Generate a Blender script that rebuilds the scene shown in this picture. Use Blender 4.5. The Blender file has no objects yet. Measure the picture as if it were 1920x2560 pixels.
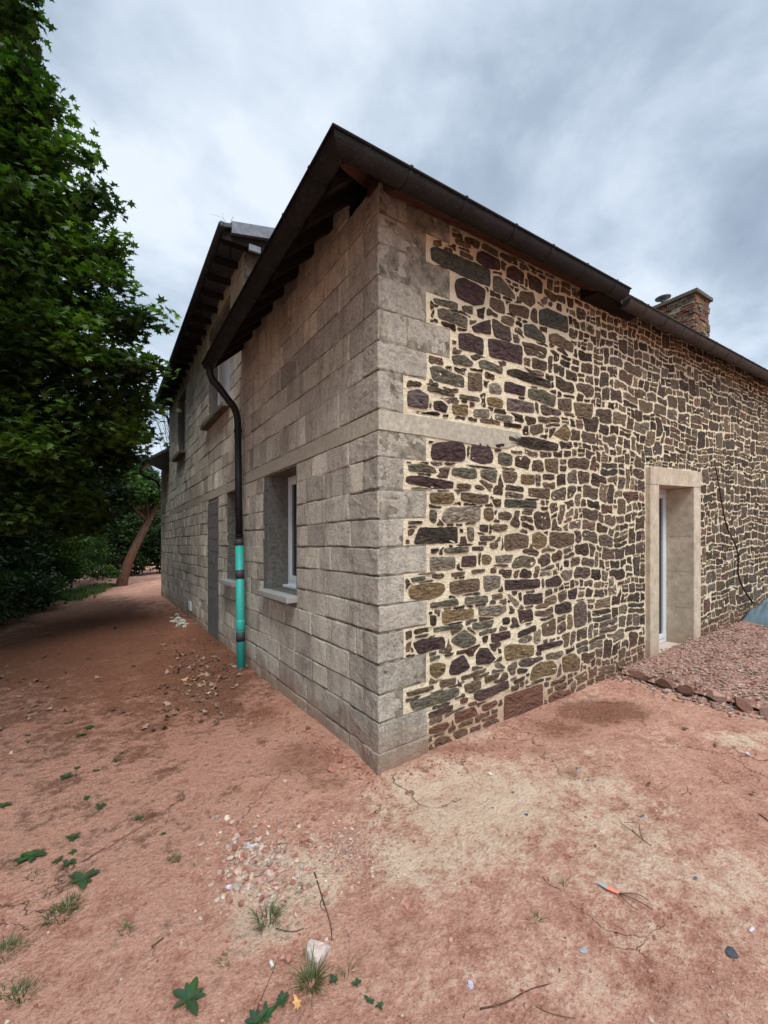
import bpy, bmesh, math, random
import numpy as np
from mathutils import Vector, Matrix, noise
R_ = math.radians
random.seed(7); rng = np.random.default_rng(7)
scene = bpy.context.scene
C = scene.collection

# ---------------------------------------------------------------- camera
FOC, CX, HY = 1075.0, 960.0, 1334.0          # focal length, centre column and eye level of the photograph (its own pixels)
YAW = R_(33.7)
FW = (math.sin(YAW), math.cos(YAW)); RT = (math.cos(YAW), -math.sin(YAW))
CAM = (-1.581, -2.438, 1.62)
SX, SY = 0.033, -0.0217                      # the plot (and the old house on it) falls slightly to the back left
cd = bpy.data.cameras.new('camera'); cam = bpy.data.objects.new('camera', cd); C.objects.link(cam)
cam.location = CAM; cam.rotation_euler = (R_(90), 0, -YAW)
cd.sensor_fit = 'HORIZONTAL'; cd.sensor_width = 36; cd.lens = 36*FOC/1920
cd.shift_y = (HY-1280)/1920; cd.clip_start = .05; cd.clip_end = 2000
scene.camera = cam

# ---------------------------------------------------------------- node helper
class NT:
    def __init__(s, tree): s.t = tree; s.t.nodes.clear()
    def n(s, kind, **kw):
        nd = s.t.nodes.new(kind)
        ins = kw.pop('ins', {})
        for k, v in kw.items(): setattr(nd, k, v)
        for k, v in ins.items():
            if isinstance(v, bpy.types.NodeSocket): s.t.links.new(v, nd.inputs[k])
            else: nd.inputs[k].default_value = v
        return nd
    def noise(s, vec, scale, detail=4, rough=.55, dist=0):
        return s.n('ShaderNodeTexNoise', ins={'Vector': vec, 'Scale': scale, 'Detail': detail, 'Roughness': rough, 'Distortion': dist}).outputs['Fac']
    def ramp(s, fac, stops, interp='LINEAR'):
        r = s.n('ShaderNodeValToRGB', ins={'Fac': fac}); cr = r.color_ramp; cr.interpolation = interp
        while len(cr.elements) > 1: cr.elements.remove(cr.elements[-1])
        for i, (p, c) in enumerate(stops):
            e = cr.elements[0] if i == 0 else cr.elements.new(p)
            e.position = p
            e.color = (c, c, c, 1) if isinstance(c, (int, float)) else (*c, 1)
        return r.outputs['Color']
    def math(s, op, a, b=None, c=None, clamp=False):
        nd = s.n('ShaderNodeMath', operation=op, use_clamp=clamp)
        for i, v in enumerate((a, b, c)):
            if v is None: continue
            if isinstance(v, bpy.types.NodeSocket): s.t.links.new(v, nd.inputs[i])
            else: nd.inputs[i].default_value = v
        return nd.outputs[0]
    def mix(s, fac, a, b, mode='MIX'):
        nd = s.n('ShaderNodeMix', data_type='RGBA', blend_type=mode)
        for k, v in ((0, fac), (6, a), (7, b)):
            if isinstance(v, bpy.types.NodeSocket): s.t.links.new(v, nd.inputs[k])
            else: nd.inputs[k].default_value = v if k == 0 else (*v, 1) if len(v) == 3 else v
        return nd.outputs[2]
    def geo(s): return s.n('ShaderNodeNewGeometry').outputs['Position']
    def attr(s, name): return s.n('ShaderNodeAttribute', attribute_name=name).outputs['Color']
    def out(s, col, rough=.9, bump=None, bstr=.5, bdist=.01, metal=0, spec=.3, extra=None):
        p = s.n('ShaderNodeBsdfPrincipled')
        for k, v in (('Base Color', col), ('Roughness', rough), ('Metallic', metal), ('Specular IOR Level', spec)):
            if isinstance(v, bpy.types.NodeSocket): s.t.links.new(v, p.inputs[k])
            else: p.inputs[k].default_value = (*v, 1) if isinstance(v, tuple) and len(v) == 3 else v
        if bump is not None:
            b = s.n('ShaderNodeBump', ins={'Strength': bstr, 'Distance': bdist, 'Height': bump})
            s.t.links.new(b.outputs[0], p.inputs['Normal'])
        o = s.n('ShaderNodeOutputMaterial'); s.t.links.new(p.outputs[0], o.inputs[0])
        return p

# ---------------------------------------------------------------- world: overcast sky, brighter overhead and towards the hidden sun
SUN_EL, SUN_AZ = R_(56), math.atan2(-.9, -.30)      # direction towards the sun in the x-y plane
w = bpy.data.worlds.new('World'); scene.world = w; w.use_nodes = True
n = NT(w.node_tree)
tc = n.n('ShaderNodeTexCoord').outputs['Generated']
sky = n.n('ShaderNodeTexSky', sky_type='NISHITA', sun_disc=False, sun_elevation=SUN_EL, sun_rotation=math.pi/2-SUN_AZ)
skyc = n.mix(1.0, sky.outputs[0], (.09, .09, .09), 'MULTIPLY')
sep = n.n('ShaderNodeSeparateXYZ', ins={0: tc})
# project the direction on a cloud layer
zc = n.math('ADD', n.math('MAXIMUM', sep.outputs[2], 0.0), .28)
cv = n.n('ShaderNodeCombineXYZ', ins={0: n.math('DIVIDE', sep.outputs[0], zc), 1: n.math('DIVIDE', sep.outputs[1], zc), 2: .35})
mp = n.n('ShaderNodeMapping', ins={'Vector': cv.outputs[0], 'Rotation': (0, 0, R_(-52)), 'Scale': (1.15, 1.45, 1), 'Location': (3.1, 1.4, 0)})
c1 = n.noise(mp.outputs[0], 1.9, 8, .54, .22)
c2 = n.noise(mp.outputs[0], .55, 3, .5, .2)
c3 = n.math('ADD', n.math('MULTIPLY', c1, .62), n.math('MULTIPLY', c2, .42))
cl = n.ramp(c3, [(.35, (.165, .205, .26)), (.45, (.25, .30, .365)), (.525, (.355, .41, .475)), (.62, (.49, .535, .585))])
base = n.mix(.86, skyc, cl)
up = n.math('MULTIPLY', n.math('SMOOTH_MIN', n.math('MAXIMUM', n.math('SUBTRACT', sep.outputs[2], .84), 0), .12, .02), 27.0)
sd = n.n('ShaderNodeVectorMath', operation='DOT_PRODUCT', ins={0: tc, 1: (math.cos(SUN_AZ)*math.cos(SUN_EL), math.sin(SUN_AZ)*math.cos(SUN_EL), math.sin(SUN_EL))}).outputs['Value']
gl = n.math('MULTIPLY', n.math('POWER', n.math('MAXIMUM', sd, 0), 6), 1.1)
gain = n.math('ADD', n.math('ADD', up, gl), 1.0)
gc = n.n('ShaderNodeCombineXYZ', ins={0: gain, 1: gain, 2: gain}).outputs[0]
fin = n.mix(1.0, base, gc, 'MULTIPLY')
bg = n.n('ShaderNodeBackground', ins={'Color': fin, 'Strength': 1.0})
wo = n.n('ShaderNodeOutputWorld'); w.node_tree.links.new(bg.outputs[0], wo.inputs[0])

sl = bpy.data.lights.new('sun', 'SUN'); sun = bpy.data.objects.new('sun', sl); C.objects.link(sun)
sl.energy = 1.6; sl.angle = R_(24); sl.color = (1, .97, .93)
sd3 = Vector((math.cos(SUN_AZ)*math.cos(SUN_EL), math.sin(SUN_AZ)*math.cos(SUN_EL), math.sin(SUN_EL)))
sun.rotation_euler = sd3.to_track_quat('Z', 'Y').to_euler(); sun.location = sd3*30

vs = scene.view_settings; vs.view_transform = 'Standard'; vs.look = 'None'; vs.gamma = 1; vs.exposure = 0.95
vs.use_curve_mapping = False
scene.render.engine = 'CYCLES'; scene.render.resolution_x = 768; scene.render.resolution_y = 1024

# ---------------------------------------------------------------- geometry helpers
def sh(x, y, z): return (x, y, z + SX*x + SY*y)          # follow the slope of the plot
def tag(o, label=None, cat=None, group=None, kind=None):
    if label: o['label'] = label
    if cat: o['category'] = cat
    if group: o['group'] = group
    if kind: o['kind'] = kind
    return o
def empty(name, loc, label, cat, group=None):
    o = bpy.data.objects.new(name, None); C.objects.link(o); o.location = loc; o.empty_display_size = .1
    return tag(o, label, cat, group)
def mesh_obj(name, V, F, m, parent=None, cols=None, smooth=False, slope=False, origin=None):
    V = [tuple(v) for v in V]
    if slope: V = [sh(*v) for v in V]
    if parent is not None:
        P = world_loc(parent); V = [(a-P[0], b-P[1], c-P[2]) for a, b, c in V]
    elif origin is not None:
        V = [(a-origin[0], b-origin[1], c-origin[2]) for a, b, c in V]
    me = bpy.data.meshes.new(name); me.from_pydata(V, [], F); me.update()
    if cols is not None:
        at = me.attributes.new('Col', 'FLOAT_COLOR', 'POINT')
        at.data.foreach_set('color', np.array([(*c, 1) for c in cols], dtype=np.float32).ravel())
    if smooth: me.polygons.foreach_set('use_smooth', [True]*len(me.polygons))
    for mm in (m if isinstance(m, (list, tuple)) else [m]): me.materials.append(mm)
    o = bpy.data.objects.new(name, me); C.objects.link(o)
    if parent is not None: o.parent = parent
    elif origin is not None: o.location = origin
    return o
def world_loc(o):
    p = Vector((0, 0, 0))
    while o is not None: p += o.location; o = o.parent
    return p
class MB:
    def __init__(s): s.V = []; s.F = []; s.c = []
    def quad(s, *p, col=None):
        i = len(s.V); s.V += list(p); s.F.append(tuple(range(i, i+len(p)))); s.c += [col or (.5, .5, .5)]*len(p)
    def box(s, x0, x1, y0, y1, z0, z1, bev=0.0, jit=0.0, col=None, rough=0):
        i = len(s.V)
        if bev <= 0:
            P = [(x, y, z) for z in (z0, z1) for y in (y0, y1) for x in (x0, x1)]
            F = [(0, 2, 3, 1), (4, 5, 7, 6), (0, 1, 5, 4), (2, 6, 7, 3), (0, 4, 6, 2), (1, 3, 7, 5)]
        else:
            bm = bmesh.new(); bmesh.ops.create_cube(bm, size=1)
            for v in bm.verts:
                v.co = Vector(((x0+x1)/2+v.co.x*(x1-x0), (y0+y1)/2+v.co.y*(y1-y0), (z0+z1)/2+v.co.z*(z1-z0)))
                v.co += Vector([random.uniform(-jit, jit) for _ in range(3)])
            bmesh.ops.bevel(bm, geom=bm.edges[:], offset=bev, segments=2, affect='EDGES', profile=.6)
            if rough:
                bmesh.ops.subdivide_edges(bm, edges=[e for e in bm.edges if e.calc_length() > .05], cuts=7, use_grid_fill=True)
                for v in bm.verts:
                    q = v.co; v.co = q + Vector((nz(q.x*13, q.y*13, q.z*13), nz(q.y*13, q.z*13+5, q.x*13), nz(q.z*13, q.x*13+9, q.y*13)))*rough + Vector((nz(q.x*40, q.y*40, q.z*40), nz(q.y*40, q.z*40+5, q.x*40), 0))*rough*.5
                bmesh.ops.triangulate(bm, faces=[f for f in bm.faces if len(f.verts) > 4])
            bm.verts.ensure_lookup_table()
            for k, v in enumerate(bm.verts): v.index = k
            P = [tuple(v.co) for v in bm.verts]; F = [tuple(v.index for v in f.verts) for f in bm.faces]; bm.free()
        s.V += P; s.F += [tuple(a+i for a in f) for f in F]; s.c += [col or (.5, .5, .5)]*len(P)
    def tube(s, pts, r, seg=10, col=None, cap=True):
        i0 = len(s.V); pts = [Vector(p) for p in pts]; nr = len(pts)
        rr = list(r) if isinstance(r, (list, tuple)) else [r]*nr
        if len(rr) != nr: rr = [rr[min(len(rr)-1, int(k*len(rr)/nr))] for k in range(nr)]
        prev = None
        for k, p in enumerate(pts):
            d = (pts[min(k+1, nr-1)]-pts[max(k-1, 0)]).normalized()
            if prev is None:
                a = Vector((0, 0, 1)) if abs(d.z) < .9 else Vector((1, 0, 0))
                u = d.cross(a).normalized()
            else: u = (prev - d*prev.dot(d)).normalized()
            prev = u; v = d.cross(u)
            for j in range(seg):
                t = 2*math.pi*j/seg
                s.V.append(tuple(p + (u*math.cos(t)+v*math.sin(t))*rr[k])); s.c.append(col or (.5, .5, .5))
        for k in range(nr-1):
            for j in range(seg):
                a = i0+k*seg+j; b = i0+k*seg+(j+1) % seg
                s.F.append((a, b, b+seg, a+seg))
        if cap:
            s.F.append(tuple(i0+j for j in range(seg))[::-1]); s.F.append(tuple(i0+(nr-1)*seg+j for j in range(seg)))
    def build(s, name, m, parent=None, smooth=False, slope=False, cols=False, origin=None):
        return mesh_obj(name, s.V, s.F, m, parent, s.c if cols else None, smooth, slope, origin)
def sweep(path, prof, closed=False):
    """path: 3-D points, prof: (outward, up); outward is left of travel, mitred"""
    V = []; F = []; P = [Vector(p) for p in path]; m = len(prof)
    for k, p in enumerate(P):
        ds = []
        if k > 0: ds.append((P[k]-P[k-1]).to_2d().normalized())
        if k < len(P)-1: ds.append((P[k+1]-P[k]).to_2d().normalized())
        ns = [Vector((-d.y, d.x)) for d in ds]
        nn = sum(ns, Vector((0, 0))).normalized(); nn /= max(.3, nn.dot(ns[0]))
        for a, b in prof: V.append((p.x+nn.x*a, p.y+nn.y*a, p.z+b))
    for k in range(len(P)-1):
        for j in range(m if closed else m-1):
            a = k*m+j; b = k*m+(j+1) % m
            F.append((a, b, b+m, a+m))
    if closed: F.append(tuple(range(m))[::-1]); F.append(tuple((len(P)-1)*m+j for j in range(m)))
    return V, F

# back-projection of the photograph's pixels on real planes of the place
def ray(px, py):
    u = (px-CX)/FOC; v = (HY-py)/FOC
    return FW[0]+RT[0]*u, FW[1]+RT[1]*u, v
def on_front(px, py, Y=0.0):                 # stone wall plane, returns (X, level z)
    a, b, v = ray(px, py); t = (Y-CAM[1])/b
    x = CAM[0]+a*t; return x, CAM[2]+v*t-SX*x-SY*Y
def on_ground(px, py, lift=0.0):
    a, b, v = ray(px, py)
    t = (SX*CAM[0]+SY*CAM[1]+lift-CAM[2])/(v-SX*a-SY*b)
    return CAM[0]+a*t, CAM[1]+b*t
def at(px, py, t):
    a, b, v = ray(px, py); return Vector((CAM[0]+a*t, CAM[1]+b*t, CAM[2]+v*t))
def nz(x, y, z=0.0): return noise.noise(Vector((x, y, z)))
def gz(x, y):
    far = max(0., math.hypot(x, y)-45)
    z = SX*max(-14, min(14, x)) + SY*max(-14, min(28, y))
    d = max(0, 1-far/30)
    z += d*(.022*nz(x*.7, y*.7, 3) + .010*nz(x*2.3, y*2.3, 7) + .006*nz(x*6.5, y*6.5, 1) + .004*nz(x*15, y*15, 2))
    if x < 0.1 and y > 0: z += .05*math.exp(-((x+.15)/.22)**2)*(0.5+.6*nz(y*1.3, 4.4))     # earth thrown up against the wall
    if x > 0 and y < .3 and y > -1: z += .02*math.exp(-((y+.1)/.18)**2)
    return z

# ---------------------------------------------------------------- materials
def M(name): m = bpy.data.materials.new(name); m.use_nodes = True; return m, NT(m.node_tree)
def dirt_mix(n, col, pos, top=.35, colr=(.27, .12, .075), amt=.8):
    """red clay splashed and rubbed on the foot of a wall, its upper edge ragged"""
    s = n.n('ShaderNodeSeparateXYZ', ins={0: pos})
    lvl = n.math('SUBTRACT', n.math('SUBTRACT', s.outputs[2], n.math('MULTIPLY', s.outputs[0], SX)), n.math('MULTIPLY', s.outputs[1], SY))
    h = n.math('ADD', lvl, n.math('MULTIPLY', n.noise(pos, 3.2, 5, .65), -.55))
    f = n.n('ShaderNodeMapRange', ins={'Value': h, 'From Min': top-.42, 'From Max': top-.16, 'To Min': amt, 'To Max': 0.0}).outputs[0]
    return n.mix(f, col, colr)

def mat_block(name='concrete_block', tint=(1, 1, 1)):
    m, n = M(name); p = n.geo(); a = n.attr('Col')
    base = n.mix(.9, (.36, .33, .27), a)
    big = n.noise(p, 1.1, 4, .6)
    base = n.mix(n.math('MULTIPLY', n.ramp(big, [(.42, 0), (.68, 1)]), .38), base, (.20, .172, .125))
    base = n.mix(n.math('MULTIPLY', n.ramp(n.noise(p, .8, 5, .7, 1.0), [(.47, 0), (.62, 1)]), .22), base, (.30, .24, .205))
    # pits and pores of the aggregate
    v = n.n('ShaderNodeTexVoronoi', feature='F1', ins={'Vector': p, 'Scale': 95.0, 'Randomness': 1.0})
    f1 = n.noise(p, 150, 3, .7); f2 = n.noise(p, 42, 5, .75)
    pits = n.ramp(n.math('ADD', n.math('MULTIPLY', f1, .45), n.math('MULTIPLY', f2, .55)), [(.38, 1), (.475, 0)])
    base = n.mix(n.math('MULTIPLY', pits, .68), base, (.065, .057, .045))
    mot = n.ramp(n.noise(p, 11, 6, .75, .8), [(.38, 1), (.50, 0)])
    base = n.mix(n.math('MULTIPLY', mot, .38), base, (.17, .155, .12))
    lite = n.ramp(f2, [(.55, 0), (.68, 1)])
    base = n.mix(n.math('MULTIPLY', lite, .5), base, (.68, .64, .55))
    streak = n.n('ShaderNodeMapping', ins={'Vector': p, 'Scale': (7, 7, 1.1)}).outputs[0]
    st = n.ramp(n.noise(streak, 1.3, 6, .7), [(.50, 0), (.66, 1)])
    base = n.mix(n.math('MULTIPLY', st, .40), base, (.12, .11, .085))
    base = dirt_mix(n, base, p, .19, (.29, .16, .105), .7)
    sm = n.ramp(n.noise(p, 2.1, 6, .7, 1.0), [(.53, 0), (.60, 1)])
    base = n.mix(n.math('MULTIPLY', sm, .45), base, (.60, .56, .47))
    h = n.math('ADD', n.math('ADD', n.math('MULTIPLY', f2, .9), n.math('MULTIPLY', f1, .35)), n.math('MULTIPLY', n.noise(p, 9, 4, .6), 1.2))
    n.out(base, .95, h, 1.0, .024, spec=.12)
    return m
def mat_render(name, c, dark, sc=30, dirt=True, bd=.006):
    m, n = M(name); p = n.geo()
    f = n.noise(p, sc, 6, .7); g = n.noise(p, 2.2, 5, .6)
    base = n.mix(n.ramp(f, [(.35, 0), (.65, 1)]), dark, c)
    base = n.mix(n.math('MULTIPLY', n.ramp(g, [(.45, 0), (.7, 1)]), .45), base, dark)
    if dirt: base = dirt_mix(n, base, p, .22, (.30, .17, .11), .5)
    n.out(base, .95, n.math('ADD', f, g), .9, bd, spec=.15)
    return m
def mat_mortar():
    m, n = M('lime_mortar'); p = n.geo()
    f = n.noise(p, 55, 6, .7); g = n.noise(p, 1.6, 4, .6)
    base = n.mix(n.ramp(f, [(.3, 0), (.7, 1)]), (.66, .565, .385), (.87, .785, .58))
    base = n.mix(n.math('MULTIPLY', n.ramp(g, [(.45, 0), (.72, 1)]), .35), base, (.52, .41, .29))
    base = n.mix(n.math('MULTIPLY', n.ramp(n.noise(p, 7, 6, .7), [(.52, 0), (.68, 1)]), .3), base, (.86, .77, .60))
    base = dirt_mix(n, base, p, .26, (.42, .24, .15), .7)
    n.out(base, .97, n.math('ADD', f, n.math('MULTIPLY', n.noise(p, 14, 4, .6), 2)), 1.0, .02, spec=.1)
    return m
def mat_stone(name='rubble_stone', dirt=True):
    m, n = M(name); p = n.geo(); a = n.attr('Col')
    q = n.n('ShaderNodeMapping', ins={'Vector': p, 'Rotation': (0, R_(18), 0), 'Scale': (1, 1, 2.6)}).outputs[0]
    f = n.noise(q, 22, 8, .72, .5); g = n.noise(q, 70, 5, .75); l = n.noise(q, 7, 4, .6)
    dk = n.mix(1.0, a, (.40, .37, .34), 'MULTIPLY'); lt = n.mix(1.0, a, (1.9, 1.85, 1.75), 'MULTIPLY')
    base = n.mix(n.ramp(f, [(.36, 0), (.52, .5), (.66, 1)]), dk, lt)
    base = n.mix(n.math('MULTIPLY', n.ramp(l, [(.52, 0), (.66, 1)]), .4), base, (.17, .12, .06))
    base = n.mix(n.math('MULTIPLY', n.ramp(g, [(.60, 0), (.72, 1)]), .35), base, (.30, .27, .23))
    if dirt: base = dirt_mix(n, base, p, .26, (.20, .10, .065), .6)
    r = n.n('ShaderNodeTexVoronoi', feature='F1', distance='CHEBYCHEV', ins={'Vector': q, 'Scale': 20.0})
    h = n.math('ADD', n.math('ADD', n.math('MULTIPLY', f, 1.6), n.math('MULTIPLY', g, .5)), n.math('MULTIPLY', r.outputs['Distance'], .8))
    n.out(base, .85, h, 1.0, .022, spec=.25)
    return m
def mat_plain(name, c, rough=.6, metal=0, var=.25, sc=18, bd=.003, spec=.4):
    m, n = M(name); p = n.geo()
    f = n.noise(p, sc, 6, .65); g = n.noise(p, 2.5, 4)
    k = n.ramp(n.math('ADD', n.math('MULTIPLY', f, .6), n.math('MULTIPLY', g, .4)), [(.3, 1-var), (.7, 1+var*.6)])
    n.out(n.mix(1.0, c, k, 'MULTIPLY'), rough, f, .5, bd, metal, spec)
    return m
def mat_zinc(name, c, c2):
    m, n = M(name); p = n.geo()
    f = n.noise(p, 9, 6, .7, .6); g = n.noise(p, 60, 4, .7)
    base = n.mix(n.ramp(f, [(.4, 0), (.66, 1)]), c, c2)
    base = n.mix(n.math('MULTIPLY', n.ramp(g, [(.58, 0), (.72, 1)]), .35), base, (.16, .15, .12))
    n.out(base, .62, g, .4, .002, .25, .4)
    return m
def mat_wood(name, c, c2):
    m, n = M(name); p = n.geo()
    q = n.n('ShaderNodeMapping', ins={'Vector': p, 'Scale': (3, 3, 26)}).outputs[0]
    f = n.noise(q, 4, 6, .7, .6)
    n.out(n.mix(n.ramp(f, [(.35, 0), (.65, 1)]), c, c2), .85, f, .6, .004, spec=.2)
    return m
def mat_slate():
    m, n = M('slate'); p = n.geo(); q = n.n('ShaderNodeSeparateXYZ', ins={0: p})
    v = n.n('ShaderNodeCombineXYZ', ins={0: n.math('ADD', q.outputs[0], q.outputs[1]), 1: n.math('MULTIPLY', q.outputs[2], 1.5), 2: 0.0})
    b = n.n('ShaderNodeTexBrick', ins={'Vector': v.outputs[0], 'Color1': (.030, .031, .034, 1), 'Color2': (.060, .060, .064, 1), 'Mortar': (.010, .010, .010, 1), 'Scale': 1.0, 'Mortar Size': .006, 'Brick Width': .26, 'Row Height': .15})
    f = n.noise(p, 14, 6, .7)
    n.out(n.mix(1.0, b.outputs[0], n.ramp(f, [(.3, .6), (.7, 1.4)]), 'MULTIPLY'), .6, n.math('ADD', f, n.math('MULTIPLY', b.outputs[1], -2)), .6, .006, spec=.4); return m
def mat_glass():
    m, n = M('window_glass'); n.out((.012, .014, .016), .05, spec=.6); return m
def mat_leaf(name, gloss=.45, trans=.35):
    m, n = M(name); a = n.attr('Col')
    p = n.n('ShaderNodeBsdfPrincipled', ins={'Base Color': a, 'Roughness': gloss, 'Specular IOR Level': .35})
    t = n.n('ShaderNodeBsdfTranslucent', ins={'Color': n.mix(1.0, a, (1.5, 1.9, .55), 'MULTIPLY')})
    x = n.n('ShaderNodeMixShader', ins={0: trans, 1: p.outputs[0], 2: t.outputs[0]})
    o = n.n('ShaderNodeOutputMaterial'); m.node_tree.links.new(x.outputs[0], o.inputs[0])
    return m
def mat_bark(name, c, c2, clay=None):
    m, n = M(name); p = n.geo()
    q = n.n('ShaderNodeMapping', ins={'Vector': p, 'Scale': (1, 1, .3)}).outputs[0]
    f = n.noise(q, 14, 7, .7, .5)
    base = n.mix(n.ramp(f, [(.36, 0), (.64, 1)]), c, c2)
    if clay:
        s = n.n('ShaderNodeSeparateXYZ', ins={0: p})
        h = n.math('ADD', s.outputs[2], n.math('MULTIPLY', n.noise(p, 2, 4), -1.4))
        fa = n.n('ShaderNodeMapRange', ins={'Value': h, 'From Min': clay-.8, 'From Max': clay+1.3, 'To Min': .85, 'To Max': 0.0}).outputs[0]
        base = n.mix(fa, base, (.17, .078, .05))
    n.out(base, .95, f, 1.0, .08, spec=.15)
    return m
def mat_ground():
    m, n = M('red_clay'); p = n.geo(); a = n.attr('Col')
    s = n.n('ShaderNodeSeparateXYZ', ins={0: a})
    f0 = n.noise(p, .9, 5, .6); f1 = n.noise(p, 3.6, 7, .68, .3); f2 = n.noise(p, 17, 7, .72); f3 = n.noise(p, 62, 5, .8)
    fm = n.math('ADD', n.math('ADD', n.math('MULTIPLY', f1, .42), n.math('MULTIPLY', f2, .38)), n.math('MULTIPLY', f3, .2))
    red = n.mix(n.ramp(fm, [(.38, 0), (.60, 1)]), (.31, .120, .074), (.75, .435, .315))
    red = n.mix(n.math('MULTIPLY', n.ramp(f0, [(.42, 0), (.66, 1)]), .4), red, (.47, .24, .16))
    sandy = n.mix(n.ramp(fm, [(.40, 0), (.58, 1)]), (.56, .355, .235), (.74, .565, .41))
    # ragged sand film: red mask channel against multi-scale noise
    e = n.math('ADD', s.outputs[0], n.math('MULTIPLY', n.math('SUBTRACT', fm, .5), 2.6))
    base = n.mix(n.ramp(e, [(.30, 0), (.64, 1)]), red, sandy)
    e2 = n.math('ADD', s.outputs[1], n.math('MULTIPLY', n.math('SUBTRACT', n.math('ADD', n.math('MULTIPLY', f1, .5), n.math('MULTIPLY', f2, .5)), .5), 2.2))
    humus_shade = n.mix(n.ramp(f2, [(.4, 0), (.6, 1)]), (.060, .030, .018), (.155, .080, .045))  # dark littered soil, deepened to put the tree shade into the colour
    base = n.mix(n.ramp(e2, [(.38, 0), (.62, .9)]), base, humus_shade)
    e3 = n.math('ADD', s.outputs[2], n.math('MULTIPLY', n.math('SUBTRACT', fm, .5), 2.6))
    base = n.mix(n.ramp(e3, [(.40, 0), (.62, .85)]), base, (.205, .080, .042))  # damp dark red clay; on the left also shade painted into the colour
    # grains
    base = n.mix(n.math('MULTIPLY', n.ramp(f3, [(.54, 0), (.66, 1)]), .42), base, (.72, .53, .40))
    base = n.mix(n.math('MULTIPLY', n.ramp(f3, [(.36, 1), (.46, 0)]), .42), base, (.17, .065, .045))
    # shrinkage cracks
    wv = n.n('ShaderNodeTexNoise', ins={'Vector': p, 'Scale': 2.6, 'Detail': 5.0, 'Roughness': .65})
    wp = n.n('ShaderNodeVectorMath', operation='MULTIPLY_ADD', ins={0: wv.outputs['Color'], 1: (.55, .55, .0), 2: p}).outputs[0]
    vo = n.n('ShaderNodeTexVoronoi', feature='DISTANCE_TO_EDGE', ins={'Vector': wp, 'Scale': 2.1, 'Randomness': 1.0}).outputs['Distance']
    ck = n.ramp(vo, [(.0, 1), (.0045, .8), (.010, 0)])
    ck = n.math('MULTIPLY', ck, n.ramp(n.noise(p, 1.3, 4, .6), [(.54, 0), (.62, 1)]))
    base = n.mix(n.math('MULTIPLY', ck, .65), base, (.15, .055, .035))
    h = n.math('ADD', n.math('ADD', n.math('MULTIPLY', f1, 1.5), n.math('MULTIPLY', f2, 1.0)), n.math('ADD', n.math('MULTIPLY', f3, .35), n.math('MULTIPLY', ck, -.6)))
    n.out(base, .95, h, 1.0, .045, spec=.15)
    return m
def mat_attr(name, rough=.85, sc=40, spec=.2, bd=.004):
    m, n = M(name); p = n.geo(); a = n.attr('Col'); f = n.noise(p, sc, 5, .7)
    k = n.ramp(f, [(.3, .65), (.7, 1.25)])
    n.out(n.mix(1.0, a, k, 'MULTIPLY'), rough, f, .7, bd, spec=spec); return m

MT = dict(block=mat_block(), joint=mat_render('block_joint', (.36, .325, .25), (.075, .066, .050), 11, bd=.02),
          band=mat_render('concrete_band', (.47, .435, .345), (.31, .28, .22), 26),
          grey=mat_render('grey_cement', (.18, .18, .172), (.10, .10, .094), 22, False, bd=.02),
          reveal=mat_render('cement_reveal', (.20, .195, .17), (.10, .097, .085), 24, bd=.03),
          mortar=mat_mortar(), stone=mat_stone(), chstone=mat_stone('chimney_stone', False),
          sill=mat_render('sill_concrete', (.36, .36, .34), (.27, .27, .255), 50, False, .002),
          darksill=mat_render('weathered_sill', (.16, .14, .11), (.07, .06, .045), 30, False, .006),
          lime=mat_render('dressed_stone', (.60, .51, .39), (.38, .315, .235), 9, True, .006),
          thresh=mat_render('threshold_stone', (.52, .44, .37), (.42, .34, .28), 30, False, .003),
          gutter=mat_zinc('old_zinc', (.006, .006, .006), (.016, .016, .015)),
          gutter2=mat_zinc('brown_zinc', (.030, .026, .022), (.062, .054, .045)),
          flash=mat_zinc('zinc_flashing', (.12, .135, .155), (.20, .215, .24)),
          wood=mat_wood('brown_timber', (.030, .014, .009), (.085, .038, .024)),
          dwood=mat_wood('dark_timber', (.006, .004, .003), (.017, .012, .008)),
          roof=mat_slate(),
          white=mat_plain('white_frame', (.62, .66, .68), .35, 0, .06), glass=mat_glass(),
          turq=mat_plain('turquoise_pipe', (.035, .40, .34), .45, 0, .12, 60), tape=mat_plain('black_tape', (.045, .045, .047), .6, 0, .2),
          leaf=mat_leaf('maple_leaf', .5, .28), leaf2=mat_leaf('shrub_leaf', .55, .25), weed=mat_leaf('weed_leaf', .5, .2),
          bark=mat_bark('bark', (.022, .018, .013), (.060, .050, .038)), twig=mat_bark('dry_twig', (.09, .05, .035), (.22, .13, .09)), barkc=mat_bark('clay_bark', (.06, .045, .032), (.20, .15, .11), .35),
          ground=mat_ground(), peb=mat_attr('pebble'), dead=mat_attr('dead_leaf', .8, 60), tarp=mat_plain('blue_tarp', (.13, .19, .215), .4, 0, .25, 8, .01))

# ================================================================ THE HOUSE
house = empty('stone_house', (0, 0, 0), 'old house with one rubble stone wall, one concrete block wall and dark eaves', 'house')
COURSE = [-.15, .129, .34, .528, .739, .944, 1.132, 1.332, 1.529, 1.723, 1.924, 2.14, 2.323, 2.457, 2.729, 2.93, 3.146, 3.374, 3.589, 3.794, 4.0]
WEND = 3.31          # end of the front wing along the block wall
def bcol():
    k = random.gauss(1.0, .15); r = random.random()
    c = (.70, .655, .54) if r < .45 else (.65, .595, .50) if r < .7 else (.72, .665, .525) if r < .9 else (.54, .505, .425)
    return tuple(max(.1, v*k) for v in c)

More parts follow.
